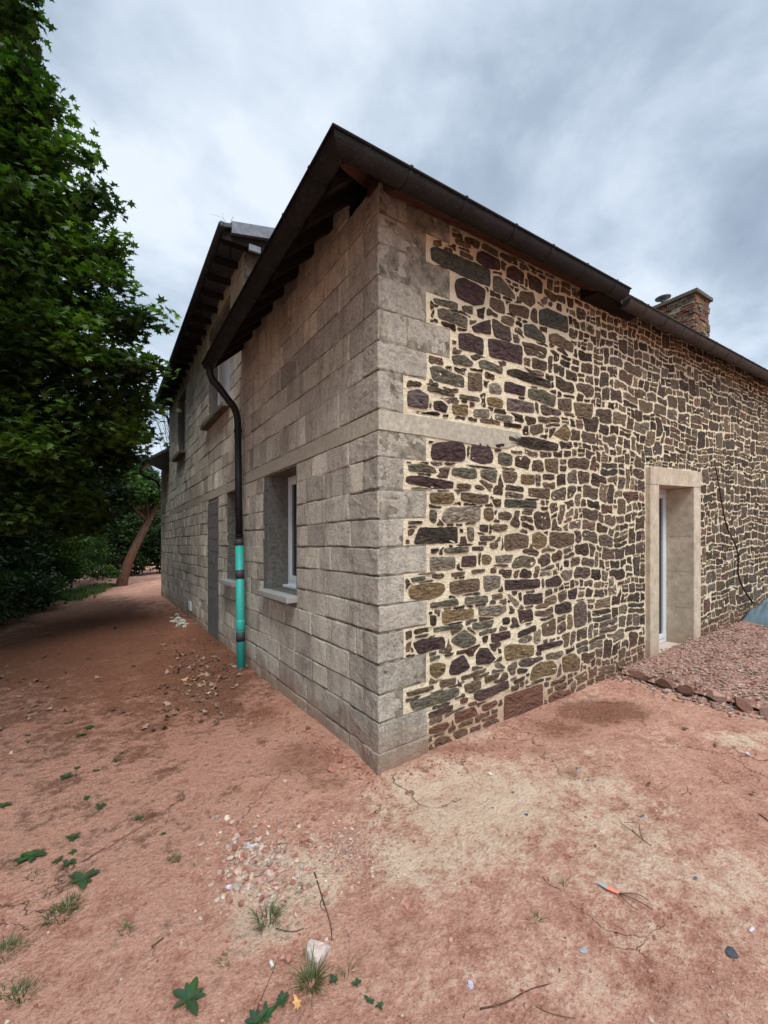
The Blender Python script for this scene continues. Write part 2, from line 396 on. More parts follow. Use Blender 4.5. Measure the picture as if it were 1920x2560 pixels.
# --- plane walls with openings
def panel_yz(x, y0, y1, z0, z1, holes, name, m, step=1.6):
    mb = MB(); ys = sorted({y0, y1, *[h for a in holes for h in a[:2]]}); zs = sorted({z0, z1, *[h for a in holes for h in a[2:]]})
    ys = [y for y in ys if y0 <= y <= y1]; zs = [z for z in zs if z0 <= z <= z1]
    for i in range(len(ys)-1):
        for j in range(len(zs)-1):
            cy, cz = (ys[i]+ys[i+1])/2, (zs[j]+zs[j+1])/2
            if any(a < cy < b and c < cz < d for a, b, c, d in holes): continue
            mb.quad((x, ys[i+1], zs[j]), (x, ys[i], zs[j]), (x, ys[i], zs[j+1]), (x, ys[i+1], zs[j+1]))
    return mb.build(name, m, house, slope=True)
def panel_xz(y, x0, x1, z0, z1, holes, name, m):
    mb = MB(); xs = sorted({x0, x1, *[h for a in holes for h in a[:2]]}); zs = sorted({z0, z1, *[h for a in holes for h in a[2:]]})
    for i in range(len(xs)-1):
        for j in range(len(zs)-1):
            cx, cz = (xs[i]+xs[i+1])/2, (zs[j]+zs[j+1])/2
            if any(a < cx < b and c < cz < d for a, b, c, d in holes): continue
            mb.quad((xs[i], y, zs[j]), (xs[i+1], y, zs[j]), (xs[i+1], y, zs[j+1]), (xs[i], y, zs[j+1]))
    return mb.build(name, m, house, slope=True)

W1 = (1.44, 2.24, 1.06, 2.30)      # near window
W2 = (3.52, 4.22, 1.04, 2.31)      # second ground floor window behind the pipe
W3 = (4.05, 5.50, 3.62, 5.12)      # first floor window with the roller shutter
W4 = (7.85, 8.95, 3.62, 5.05)      # far first floor window
DOORW = (4.78, 5.58, -.2, 2.27)    # walled-up doorway
REAR_END = 10.45; FAR_END = 12.3
TOPR = 5.42
CUT = (-.1, .42, 4.0, 4.5)
front_wall_back = panel_yz(.012, 0, WEND, -.3, 4.3, [W1, CUT], 'wall_joint', MT['joint'])
rear_wall_back = panel_yz(.050, WEND, REAR_END, -.3, TOPR, [W2, W3, W4], 'wall_joint', MT['joint'])

def subtract(seg, holes):
    out = [seg]
    for a, b in holes:
        nxt = []
        for s, e in out:
            if b <= s or a >= e: nxt.append((s, e)); continue
            if a > s: nxt.append((s, a))
            if b < e: nxt.append((b, e))
        out = nxt
    return out
def block_face(mb, x, a, b, c, d):
    """one block seen on the face x = const: y a..b, z c..d, with slightly ragged rim"""
    if b-a < .03 or d-c < .03: return
    g = random.choice([.0005, .002, .004, .006, .009]); pr = random.uniform(-.003, .008); col = bcol()
    nyn = max(2, int((b-a)/.09)); nzn = 2
    i0 = len(mb.V); per = []
    def j(s): return random.uniform(-s, s)
    for k in range(nyn): per.append((a+g+(b-a-2*g)*k/nyn, c+g))
    for k in range(nzn): per.append((b-g, c+g+(d-c-2*g)*k/nzn))
    for k in range(nyn): per.append((b-g-(b-a-2*g)*k/nyn, d-g))
    for k in range(nzn): per.append((a+g, d-g-(d-c-2*g)*k/nzn))
    per = [(y+j(.005), z+j(.004)+.010*nz(y*1.1, c*3)) for y, z in per]
    cy, cz = (a+b)/2, (c+d)/2; m = len(per)
    def ring(s, dx, jx):
        for y, z in per:
            yy = cy+(y-cy)*(1-s/max(.05, (b-a)/2)) ; zz = cz+(z-cz)*(1-s/max(.05, (d-c)/2))
            mb.V.append((x+dx+j(jx), yy, zz)); mb.c.append(col)
    ring(0, .016, 0); ring(.001, .002-pr*.5, .001); ring(.012, -pr, .0025)
    for r in range(2):
        for k in range(m):
            p = i0+r*m+k; q = i0+r*m+(k+1) % m
            mb.F.append((p, p+m, q+m, q))
    mb.F.append(tuple(i0+2*m+k for k in range(m))[::-1])
def lay_blocks(x, y0, y1, courses, holes, start, band=None):
    mb = MB(); off = 0
    for ci in range(len(courses)-1):
        c, d = courses[ci], courses[ci+1]
        if band and abs(c-band[0]) < .02: continue
        y = y0; edges = []
        narrow = band and abs(c-band[1]) < .02
        y += (start[ci % 2] if start else 0)
        off ^= 1
        if off: y -= .2
        while y < y1:
            L = random.choice([.16, .2, .2, .26]) if narrow else random.choice([.38, .40, .40, .42, .40, .30, .22])
            a, b = max(y, y0+(start[ci % 2] if start else 0)), min(y+L, y1); y += L
            if b-a < .03: continue
            hs = [(h[0], h[1]) for h in holes if not (h[2] >= d-.03 or h[3] <= c+.03)]
            for s, e in subtract((a, b), hs): block_face(mb, x, s, e, c, d)
    return mb
BAND = (2.323, 2.457)
START = (.20, .40)
mb = lay_blocks(0, 0, WEND, COURSE[:-1]+[4.0, 4.2], [W1, CUT, (W1[1], W1[1]+.16, W1[2], W1[3])], START, BAND)
mb.build('block_wall', MT['block'], house, slope=True, cols=True)
rc = COURSE[:-1] + [4.0 + .205*k for k in range(8)]
mb = lay_blocks(.038, WEND, REAR_END, rc, [W2, W3, W4, DOORW], None, BAND)
mb.build('block_wall', MT['block'], house, slope=True, cols=True)
mb = MB(); mb.box(.038, .3, WEND-.0, WEND+.02, -.2, TOPR); mb.build('wall_joint', MT['joint'], house, slope=True)

# --- concrete band: round the corner and along the whole block wall
mb = MB()
mb.box(-.004, .3, .0, WEND-.01, BAND[0], BAND[1], .006, .002)
mb.build('concrete_band', MT['band'], house, slope=True)
mb = MB(); mb.box(.036, .3, WEND+.02, REAR_END, BAND[0], BAND[1], .006, .001); mb.build('concrete_band', MT['band'], house, slope=True)
mb = MB()
pr = [(0, 2.325), (.38, 2.318), (.8, 2.30), (1.15, 2.285), (1.30, 2.30), (1.42, 2.34), (1.46, 2.40), (1.45, 2.44), (.7, 2.45), (0, 2.457)]
f0 = len(mb.V)
for yy in (-.008, .2): 
    for x, z in pr: mb.V.append((x-.004, yy, z)); mb.c.append((0, 0, 0))
k = len(pr); mb.F.append(tuple(range(k))); mb.F.append(tuple(range(k, 2*k))[::-1])
for i in range(k): mb.F.append((i, i+k, (i+1) % k+k, (i+1) % k))
mb.build('concrete_band', MT['band'], house, slope=True)

# --- quoins
LONG, SHORT, XL = .413, .207, .645
ext = [LONG, LONG, SHORT, LONG, SHORT, LONG, SHORT, LONG, SHORT, LONG, SHORT, LONG, None, SHORT, LONG, XL, LONG, XL, LONG, XL]
mb = MB(); QU = []
for i in range(len(COURSE)-1):
    if ext[i] is None: continue
    c, d = COURSE[i], COURSE[i+1]; e = ext[i]; yl = START[i % 2]
    kq = random.uniform(.74, 1.02); col = tuple(v*kq for v in (.60, .55, .46))
    o = random.uniform(.003, .008); o2 = random.uniform(.003, .007)
    if i == 0: o += .02; o2 += .01; d += .01
    if e == XL:
        mb.box(-o2, .235, -o, yl, c+.005, d-.006, .008, .004, col, .005)
        mb.box(.247, e, -o+.003, .2, c+.005, d-.006, .008, .004, tuple(v*1.08 for v in col), .005)
    else: mb.box(-o2, e, -o, yl, c+random.uniform(.003, .009), d-random.uniform(.004, .012), .008, .005, col, .006)
    QU.append((0, e, c, d))
mb.build('quoin', MT['block'], house, slope=True, cols=True)
mb = MB()
for i in range(len(COURSE)-1):       # mortar seen in the quoin joints
    if ext[i]: mb.box(.006, ext[i]-.003, -.003, .15, COURSE[i]-.001, COURSE[i+1]+.0)
mb.build('quoin_joint', MT['joint'], house, slope=True)

# --- rubble wall
DO = (3.86, 4.80, .02, 2.06)        # door opening (level coordinates at the door)
DS = (3.65, 5.01, .0, 2.26)         # its stone surround
WX1 = 13.2
WTOP = 4.0
panel_xz(0, .19, WX1, -.3, WTOP, [(DS[0]+.1, DS[1]-.1, -.3, DS[3]-.1)], 'mortar_bed', MT['mortar'])
PAL = dict(p=(.075, .048, .050), g=(.135, .128, .098), b=(.145, .105, .074), o=(.205, .150, .082), k=(.058, .047, .040), l=(.23, .205, .165),
           r=(.16, .072, .055), G=(.085, .092, .076), v=(.15, .118, .122))
Z5 = """p 410,255 470,240 590,240 608,275 605,345 585,358 415,345 405,320;p 640,260 700,240 745,265 768,330 765,365 700,370 630,345;k 765,255 830,250 828,270 770,275
g 792,310 820,298 880,320 875,375 845,380 792,368;g 270,370 340,365 430,385 450,420 275,412;p 262,438 330,432 542,470 540,512 420,510 258,475;b 556,480 640,482 640,512 553,510
g 655,490 690,488 725,512 700,522 660,512;g 525,390 670,395 675,450 640,458 522,430;g 690,400 790,400 785,478 740,470 692,440;b 815,405 900,412 908,450 890,480 830,478
o 398,535 540,530 548,580 520,600 450,600 400,590;b 580,530 742,545 740,590 690,598 578,580;b 755,570 810,568 808,620 780,618;G 830,570 1018,580 1018,625 830,618
g 398,630 440,635 442,700 430,712 395,690;l 485,630 530,615 695,618 692,695 480,705 465,680;b 710,620 765,622 768,690 740,700 710,680;b 792,645 850,640 878,665 860,695 795,685
k 335,740 345,732 562,732 565,825 305,830;k 275,698 362,692 360,712 272,718;b 272,745 322,742 300,780 270,785;l 612,728 655,730 655,815 620,812;k 685,715 738,715 738,765 685,755
b 755,718 850,715 848,745 800,760 755,748;b 682,785 780,778 778,805 690,812;b 830,775 900,765 970,780 968,850 900,858 835,870 828,830;o 990,770 1030,758 1075,785 1075,835 1030,860 990,840
b 1090,760 1180,762 1235,770 1230,830 1150,855 1090,840;k 403,855 460,852 440,880 405,885;g 480,852 625,843 625,878 480,882;k 640,845 715,842 712,868 645,868;b 742,820 795,820 795,855 745,855
l 400,905 550,903 548,975 400,985;p 585,898 670,892 668,960 580,962;o 700,888 745,888 762,915 745,948 700,948;l 775,895 885,888 870,935 780,940;g 285,1025 375,1008 378,1035 300,1052
b 410,1003 485,996 485,1025 412,1030;b 520,993 602,985 600,1010 520,1020;b 635,980 720,970 720,990 640,1002;o 275,1090 300,1065 440,1050 485,1055 497,1090 470,1125 400,1150 290,1150 278,1120
b 515,1045 685,1022 688,1095 560,1120 515,1110;l 708,1012 808,1008 806,1080 720,1105 708,1080;p 830,1035 1035,1030 1038,1080 960,1090 830,1095;p 1065,1035 1140,1008 1165,1040 1150,1070 1070,1078
g 398,1168 560,1143 575,1180 400,1198;g 600,1135 735,1125 738,1165 600,1178;b 752,1120 820,1112 825,1140 760,1152;p 940,1120 1050,1108 1052,1170 940,1182;k 400,1240 440,1235 438,1298 400,1300
o 470,1215 658,1200 655,1255 468,1288;l 680,1190 845,1180 845,1215 790,1245 680,1240;l 845,1118 860,1115 920,1165 905,1198 880,1180;g 420,1310 590,1288 596,1305 420,1340
g 642,1285 775,1265 760,1310 645,1325;k 815,1255 860,1245 865,1290 820,1298;p 905,1215 990,1202 998,1270 920,1288;k 315,1358 400,1342 385,1362 312,1370;p 300,1400 350,1378 485,1360 492,1425 335,1465
g 525,1375 600,1320 675,1370 660,1408 595,1430 520,1395;k 700,1365 738,1350 730,1400 705,1400;p 750,1350 865,1325 868,1370 755,1398;g 398,1485 465,1465 460,1485 400,1508;k 480,1468 545,1448 525,1468 490,1480
o 400,1525 440,1508 490,1515 488,1570 440,1605 400,1575;p 508,1560 530,1500 595,1465 640,1540 570,1580 512,1582;p 665,1465 690,1425 735,1425 780,1490 740,1520 665,1525;g 770,1520 800,1510 838,1535 830,1548 775,1540
o 830,1420 860,1405 1000,1410 1000,1470 840,1505 828,1470;k 790,1430 815,1425 812,1462 792,1460;b 575,1592 735,1540 715,1570 580,1620;b 712,1590 808,1570 800,1600 720,1635;b 455,1615 555,1595 550,1635 460,1662
b 598,1635 698,1615 695,1660 605,1685;p 650,1690 855,1612 860,1655 690,1735 655,1720;b 262,1685 425,1638 430,1665 270,1712;g 282,1740 480,1670 570,1655 575,1695 500,1735 300,1785 285,1765
p 390,1800 540,1750 540,1785 395,1835;r 540,1805 660,1762 680,1810 550,1865;r 573,1720 628,1708 620,1745 575,1755;r 698,1755 790,1725 795,1750 720,1795 700,1790;r 695,1840 795,1800 792,1825 700,1850
r 830,1705 870,1690 1050,1630 1052,1755 828,1870 825,1790;r 395,1890 500,1850 520,1870 480,1905 395,1925;k 900,1545 970,1545 960,1570 905,1580;k 880,1620 950,1585 945,1610 885,1640
o 975,1600 990,1540 1040,1505 1110,1500 1138,1540 1130,1575 1060,1590 980,1618;o 1160,1480 1230,1455 1268,1490 1262,1555 1170,1570;r 1080,1710 1120,1680 1210,1665 1205,1700 1090,1755
p 1017,1412 1165,1380 1165,1408 1020,1450;k 905,1340 1015,1290 1018,1325 905,1375;k 850,205 1000,215 1145,255 1140,295 1000,285 850,245;b 980,150 1050,135 1058,185 1000,205 975,185
o 1110,200 1180,135 1212,190 1195,240;b 1060,340 1140,335 1140,425 1070,410;o 925,425 1005,430 1005,490 925,482;b 965,505 1095,510 1090,575 970,555"""
Z3 = """o 145,180 185,182 190,215 150,205;G 135,215 160,210 405,315 408,395 280,345 140,270;b 245,170 320,205 320,225 250,200;b 265,225 330,255 330,275 268,250;p 345,235 370,228 450,275 450,320 390,310 340,275
p 250,355 290,350 388,405 378,475 330,478 255,440 245,390;g 418,340 450,345 520,430 522,452 420,410;p 480,305 510,295 560,330 558,385 478,350;g 145,438 260,465 262,500 150,465;g 275,475 325,478 330,520 280,500
g 165,490 190,488 305,530 303,582 170,530;k 135,520 155,485 158,500 145,538;p 318,570 405,538 412,608 330,595;b 405,435 470,460 472,518 430,505 402,480;b 490,468 560,478 585,495 578,538 490,510
b 538,410 600,415 612,465 590,485 535,450;p 262,600 310,600 378,625 375,700 262,668;p 395,625 430,628 550,660 550,742 400,705;G 555,560 600,560 655,620 655,650 560,610;G 625,495 660,488 755,530 755,600 625,560
b 670,605 700,600 780,650 780,690 670,640;g 230,700 290,698 335,735 320,752 240,740;g 350,725 380,720 465,755 462,785 355,755;g 130,755 160,745 290,800 290,850 150,815;b 305,775 370,785 372,862 305,860
l 400,830 440,822 460,850 455,880 400,870;k 480,765 520,760 678,820 678,850 580,825 478,785;p 470,815 565,840 562,885 468,865;g 575,850 640,855 700,885 695,935 575,890;v 480,890 600,915 608,960 480,950
g 118,838 150,840 250,875 245,890 120,860;v 33,860 85,852 130,880 125,945 30,930;p 150,905 185,900 218,930 210,962 150,945;g 265,875 360,890 360,912 265,895;o 232,920 305,925 305,972 235,965
o 390,890 430,888 465,905 460,940 395,925;l 330,940 400,945 400,985 330,975;l 425,965 508,975 508,1003 425,990;b 710,895 770,895 772,955 712,945;b 780,912 870,920 865,985 790,970"""
stones = []      # (list of (X, z), colour, size)
def parse(txt, sc, ox, oy):
    for ln in txt.replace('\n', ';').split(';'):
        t = ln.split(); pts = [tuple(float(v) for v in s.split(',')) for s in t[1:]]
        stones.append(([on_front(ox+a/sc, oy+b/sc) for a, b in pts], PAL[t[0]]))
parse(Z5, 2.303, 900, 1000); parse(Z3, 1.803, 1000, 500)
# raster of what is already taken (1 cm cells) for laying the rest of the rubble
CS = .01; NX, NZ_ = int(WX1/CS), int((WTOP+.2)/CS)
taken = np.zeros((NX, NZ_), bool)
def zi(z): return int((z+.2)/CS)
gx = (np.arange(NX)+.5)*CS; gzv = (np.arange(NZ_)+.5)*CS-.2
for e in QU: taken[:int(e[1]/CS)+2, zi(e[2])-1:zi(e[3])+1] = True
taken[:int(1.47/CS)+1, zi(2.29):zi(2.47)] = True
taken[int(DS[0]/CS)-2:int(DS[1]/CS)+2, :zi(DS[3])+2] = True
taken[:, zi(3.93):] = True
def inside(poly, X, Z):
    r = np.zeros(X.shape, bool); m = len(poly)
    for i in range(m):
        x1, z1 = poly[i]; x2, z2 = poly[(i+1) % m]
        c = ((z1 > Z) != (z2 > Z)) & (X < (x2-x1)*(Z-z1)/(z2-z1+1e-9)+x1); r ^= c
    return r
for poly, c in stones:
    xs = [p[0] for p in poly]; zs = [p[1] for p in poly]; cx, cz = sum(xs)/len(xs), sum(zs)/len(zs)
    big = []
    for x, z in poly:
        d = math.hypot(x-cx, z-cz)+1e-6; k = (d+.012)/d; big.append((cx+(x-cx)*k, cz+(z-cz)*k))
    i0, i1, j0, j1 = max(0, int((min(xs)-.03)/CS)), int((max(xs)+.03)/CS)+1, max(0, zi(min(zs)-.03)), zi(max(zs)+.03)+1
    X, Z = np.meshgrid(gx[i0:i1], gzv[j0:j1], indexing='ij')
    taken[i0:i1, j0:j1] |= inside(big, X, Z)
cells = []
def split(x0, x1, z0, z1, amax):
    wd, hd = x1-x0, z1-z0
    if wd*hd < amax and wd < .40 and hd < .15 and hd < wd*1.3 or hd < .065 and wd < .18: cells.append((x0, x1, z0, z1)); return
    a2 = random.choice([random.uniform(.006, .016), random.uniform(.014, .034), random.uniform(.030, .056)])
    if wd/random.uniform(1.5, 2.9) > hd and wd > .10:
        s = x0+wd*random.uniform(.30, .70); split(x0, s, z0, z1, a2); split(s, x1, z0, z1, a2)
    else:
        s = z0+hd*random.uniform(.32, .68); split(x0, x1, z0, s, a2); split(x0, x1, s, z1, a2)
# loose horizontal courses; some stones are stacked in pairs, some rise into the course above
cells = []; tall = []; z = -.16
while z < WTOP:
    h = random.choice([.070, .085, .10, .10, .115, .13, .15]); x = -random.random()*.2
    while x < WX1:
        r = random.random(); L = h*random.uniform(.75, 1.5) if r < .42 else h*random.uniform(1.4, 2.7) if r < .93 else h*random.uniform(2.6, 3.8)
        L = min(L, .36); q = random.random()
        if q < .16 and h > .08: f = random.uniform(.35, .65); cells += [(x, x+L, z, z+h*f), (x, x+L, z+h*f, z+h)]
        elif q < .26 and L > .12: f = random.uniform(.35, .65); cells += [(x, x+L*f, z, z+h), (x+L*f, x+L, z, z+h*.5), (x+L*f, x+L, z+h*.5, z+h)]
        elif q < .38: tall.append((x, x+min(L, .26), z-h*random.uniform(0, .2), z+h*random.uniform(1.3, 1.75))); cells.append((x, x+L, z, z+h))
        else: cells.append((x, x+L, z, z+h))
        x += L
    z += h
cells += tall
lab = np.full((NX, NZ_), -1, np.int32)
wx = np.zeros((NX, NZ_), np.float32); wz = np.zeros((NX, NZ_), np.float32)
st = 4
A = np.array([[(nz(i*CS*2.6, j*CS*5, 1)*.045+nz(i*CS*8, j*CS*8, 2)*.026, nz(i*CS*1.5, j*CS*1.2, 5)*.075+nz(i*CS*7, j*CS*7, 6)*.028)
               for j in range(0, NZ_, st)] for i in range(0, NX, st)], dtype=np.float32)
A = np.repeat(np.repeat(A, st, 0), st, 1)[:NX, :NZ_]
GX, GZ = np.meshgrid(gx, gzv, indexing='ij'); WXX = GX+A[..., 0]; WZZ = GZ+A[..., 1]
for k, (a, b, c, d) in enumerate(cells):
    i0, i1, j0, j1 = max(0, int((a-.06)/CS)), min(NX, int((b+.06)/CS)+1), max(0, zi(c-.07)), min(NZ_, zi(d+.07)+1)
    if i1 <= i0 or j1 <= j0: continue
    X = WXX[i0:i1, j0:j1]; Z = WZZ[i0:i1, j0:j1]
    s = lab[i0:i1, j0:j1]; s[(X >= a) & (X < b) & (Z >= c) & (Z < d)] = k
lab[taken] = -1
order = np.argsort(lab, axis=None, kind='stable'); ls = lab.ravel()[order]
starts = np.searchsorted(ls, np.arange(len(cells))); ends = np.searchsorted(ls, np.arange(len(cells)), side='right')
PK = list('bbbbbbbbgggoopprrkklvvbbG')
FREE = []
for k in range(len(cells)):
    idx = order[starts[k]:ends[k]]
    if len(idx) < 14: continue
    I, J = np.unravel_index(idx, lab.shape)
    ci, cj = I.mean(), J.mean()
    if lab[int(ci), int(cj)] != k:
        q = np.argmin((I-ci)**2+(J-cj)**2); ci, cj = I[q], J[q]
    m = 20; poly = []; mort = random.uniform(.85, 1.7); ph = random.uniform(0, .3); sq = random.uniform(.86, 1.0)
    wdt = I.max()-I.min(); hgt = J.max()-J.min()
    rs = []
    for t in range(m):
        an = ph+2*math.pi*t/m; dx, dz = math.cos(an)*max(1, wdt/max(1, hgt))**.5, math.sin(an)/max(1, wdt/max(1, hgt))**.5
        l = math.hypot(dx, dz); dx /= l; dz /= l; r = 0
        while r < 40:
            a, b = int(ci+.5+dx*r), int(cj+.5+dz*r)
            if a < 0 or b < 0 or a >= NX or b >= NZ_ or lab[a, b] != k: break
            r += .5
        rs.append((max(.25, (r-mort)*random.uniform(.90, 1.03)), dx, dz))
    # knock the corners off
    mr = sum(r for r, _, _ in rs)/m
    if mr < 1.0 or (mr < 1.7 and random.random() < .6): continue
    for r, dx, dz in rs:
        poly.append(((ci+.5+dx*r)*CS, (cj+.5+dz*r)*CS-.2))
    sm = poly
    c0 = PAL[random.choice(PK)]; kk = random.choice([random.uniform(.42, .9), random.uniform(.7, 1.5)]); col = tuple(.5*c0[i]+.5*(.150, .108, .082)[i] for i in range(3))
    FREE.append((sm, tuple(v*kk for v in col)))
def refine(poly, seglen, jit):
    out = []; m = len(poly)
    for i in range(m):
        a, b = poly[i], poly[(i+1) % m]; L = math.hypot(b[0]-a[0], b[1]-a[1]); q = max(1, int(L/seglen))
        for k in range(q):
            f = k/q; out.append((a[0]+(b[0]-a[0])*f+random.uniform(-jit, jit), a[1]+(b[1]-a[1])*f+random.uniform(-jit, jit)))
    # soften
    m = len(out)
    return [((out[i-1][0]+5*out[i][0]+out[(i+1) % m][0])/7, (out[i-1][1]+5*out[i][1]+out[(i+1) % m][1])/7) for i in range(m)]
SV, SF, SC = [], [], []
def emit(poly, col, detail, y0=0.0, depth=(.004, .011), V=None, F=None, Cc=None):
    V = SV if V is None else V; F = SF if F is None else F; Cc = SC if Cc is None else Cc
    m = len(poly); xs = sum(p[0] for p in poly)/m; zs = sum(p[1] for p in poly)/m
    area = sum(poly[i][0]*poly[(i+1) % m][1]-poly[(i+1) % m][0]*poly[i][1] for i in range(m))/2
    if area < 0: poly = poly[::-1]
    sz = math.sqrt(abs(area)); d = random.uniform(*depth); tl = min(1, .05/max(.02, sz)); tx, tz = random.uniform(-.06, .06)*tl, random.uniform(-.09, .06)*tl
    rings = [(1.0, .012, 0), (.995, -.001, .001), (.93, -d*.8, .003)]
    rings += [(.70, -d, .006), (.42, -d*1.1, .007)] if detail else [(.55, -d, .006)]
    i0 = len(V)
    for s, dy, jy in rings:
        for x, z in poly:
            k = s if s > .99 else 1-(1-s)*min(1.0, .09/max(.02, sz)) if s > .9 else s
            X = xs+(x-xs)*k; Z = zs+(z-zs)*k
            yy = dy + (tx*(X-xs)+tz*(Z-zs) if s < .99 else 0) + random.uniform(-jy, jy)
            if detail and s < .9: yy += .008*nz(X*22, Z*30, 3)
            V.append((X, y0+yy, Z)); Cc.append(col)
    V.append((xs, y0-d-random.uniform(-.003, .005), zs)); Cc.append(col); ce = len(V)-1
    for r in range(len(rings)-1):
        for k in range(m):
            p = i0+r*m+k; q = i0+r*m+(k+1) % m; F.append((p, q, q+m, p+m))
    l = i0+(len(rings)-1)*m
    for k in range(m): F.append((l+k, l+(k+1) % m, ce))
for poly, col in stones:
    k = random.uniform(.85, 1.2); emit(refine(poly, .028, .0042), tuple(v*k for v in col), True, depth=(.006, .014))
for poly, col in FREE:
    near = poly[0][0] < 2.6
    emit(refine(poly, .05, .003) if near else poly, col, near)
mesh_obj('rubble_wall', SV, SF, MT['stone'], house, SC, slope=True)

# --- door with dressed stone surround
dsur = empty('door_surround', (0, 0, 0), None, None); dsur.parent = house
def dbox(name, m, *a, parent=None, bev=.006, jit=.001, origin=None):
    mb = MB(); mb.box(*a, bev, jit); return mb.build(name, m, parent or house, slope=True)
for a, b in ((DS[0], DO[0]), (DO[1], DS[1])):
    dbox('jamb', MT['lime'], a, b, -.052, .42, -.06, DO[3]-.003, parent=dsur)
dbox('lintel', MT['lime'], DS[0]+.002, DS[1]-.004, -.055, .42, DO[3], DS[3], parent=dsur)
dbox('threshold', MT['thresh'], DO[0]+.004, DO[1]-.004, -.035, .5, -.06, .02, parent=dsur)
for z in (.5, .97, 1.43):
    jm = MB(); jm.box(DO[1]-.0015, DO[1]+.01, -.04, .3, z, z+.006); jm.build('jamb_joint', MT['band'], dsur, slope=True)
gd = empty('glazed_door', (0, 0, 0), None, None); gd.parent = house
Y0 = .27
def frame_xz(name, x0, x1, z0, z1, y, wd, dp, parent):
    mb = MB()
    mb.box(x0, x0+wd, y, y+dp, z0, z1, .004); mb.box(x1-wd, x1, y, y+dp, z0, z1, .004)
    mb.box(x0+wd, x1-wd, y+.001, y+dp-.001, z0, z0+wd, .004); mb.box(x0+wd, x1-wd, y+.001, y+dp-.001, z1-wd, z1, .004)
    return mb.build(name, MT['white'], parent, slope=True)
frame_xz('frame', DO[0]+.002, DO[1]-.002, .022, DO[3]-.002, Y0, .055, .07, gd)
frame_xz('leaf_frame', DO[0]+.058, DO[1]-.058, .08, DO[3]-.06, Y0-.012, .06, .06, gd)
dbox('pane', MT['glass'], DO[0]+.119, DO[1]-.119, Y0+.01, Y0+.03, .14, DO[3]-.12, parent=gd, bev=0)
dbox('door_handle', MT['white'], DO[0]+.075, DO[0]+.095, Y0-.05, Y0-.013, 1.0, 1.12, parent=gd, bev=.004)

# --- windows of the block wall
def window(W, xw, depth, sill_m, rev_m, shutter=False, sx=.11, extra=.07, name='window'):
    a, b, c, d = W; w = empty(name, (0, 0, 0), None, None); w.parent = house
    mb = MB(); x1 = xw+depth+.12
    mb.quad((xw, b, c), (x1, b, c), (x1, b, d), (xw, b, d)); mb.quad((xw, a, c), (xw, a, d), (x1, a, d), (x1, a, c))
    mb.quad((xw, a, d), (xw, b, d), (x1, b, d), (x1, a, d)); mb.quad((xw, a, c), (x1, a, c), (x1, b, c), (xw, b, c))
    mb.build('reveal', rev_m, w, slope=True)
    x = xw+depth; wd = .06; mb = MB()
    mb.box(x, x+.06, a+.002, a+wd, c+.03, d-.002, .004); mb.box(x, x+.06, b-wd, b-.002, c+.03, d-.002, .004)
    mb.box(x+.001, x+.059, a+wd, b-wd, c+.03, c+.03+wd, .004); mb.box(x+.001, x+.059, a+wd, b-wd, d-wd, d-.002, .004)
    if not shutter:
        mb.box(x-.012, x+.03, a+wd-.01, a+wd+.04, c+.08, d-wd+.01, .004); mb.box(x-.012, x+.03, b-wd-.04, b-wd+.01, c+.08, d-wd+.01, .004)
        mb.box(x-.011, x+.029, a+wd+.04, b-wd-.04, c+.08, c+.13, .004); mb.box(x-.011, x+.029, a+wd+.04, b-wd-.04, d-wd-.04, d-wd+.01, .004)
    mb.build('frame', MT['white'], w, slope=True)
    mb = MB(); mb.box(x+.012, x+.02, a+wd, b-wd, c+.09, d-wd); mb.build('pane', MT['glass'], w, slope=True)
    if not shutter:
        mb = MB(); mb.box(x-.07, x+.02, a+.01, b-.01, c+.004, c+.032, .006); mb.build('sill_plate', MT['white'], w, slope=True)
    if shutter:
        mb = MB(); zz = c+.03
        while zz < d-.02:
            mb.box(x-.035+random.uniform(-.002, .002), x-.018, a+.03, b-.03, zz, zz+.036, .005); zz += .04
        mb.build('roller_shutter', MT['white'], w, slope=True)
        for q in ((b-.03, b-.004), (a+.004, a+.03)): mb = MB(); mb.box(x-.05, x, *q, c+.02, d); mb.build('shutter_rail', MT['white'], w, slope=True)
    mb = MB(); mb.box(xw-sx, xw+depth+.05, a-extra*.4, b+extra, c-.065, c-.001, .008, .002); mb.build('sill', sill_m, w, slope=True)
    return w
window(W1, .0, .225, MT['sill'], MT['reveal'])
window(W2, .038, .225, MT['sill'], MT['reveal'])
window(W3, .038, .20, MT['darksill'], MT['reveal'], True, .12, .12)
window(W4, .038, .20, MT['darksill'], MT['reveal'], True, .12, .12)
# cement patch beside the near window
mb = MB(); z = W1[2]
for k, h in enumerate((.2, .14, .22, .15, .2, .18, .15)):
    z1 = min(W1[3], z+h)
    if z1-z > .02: mb.box(-.006+random.uniform(-.004, .003), .02, W1[1]+.003, W1[1]+.15+random.uniform(-.012, .02), z, z1-.002, .006, .004)
    z = z1
mb.build('cement_patch', MT['grey'], house, slope=True)
# walled-up doorway
mb = MB(); z = -.2
while z < DOORW[3]-.02:
    z1 = min(z+.203, DOORW[3]-.012); c = (.5, .5, .5)
    sp = random.choice([.4, .55, .25])
    mb.box(.034+random.uniform(-.002, .002), .2, DOORW[0]+.012, DOORW[0]+.8*sp, z+.003, z1-.003, .004, .002)
    mb.box(.034+random.uniform(-.002, .002), .2, DOORW[0]+.8*sp+.006, DOORW[1]-.012, z+.003, z1-.003, .004, .002); z += .203
mb.build('walled_up_doorway', MT['grey'], house, slope=True)
# white vent near the foot of the wall
mb = MB(); mb.box(.018, .04, 7.15, 7.42, .18, .36, .004); 
for k in range(5): mb.box(.010, .02, 7.18, 7.39, .20+.03*k, .215+.03*k)
mb.build('wall_vent', MT['white'], house, slope=True)

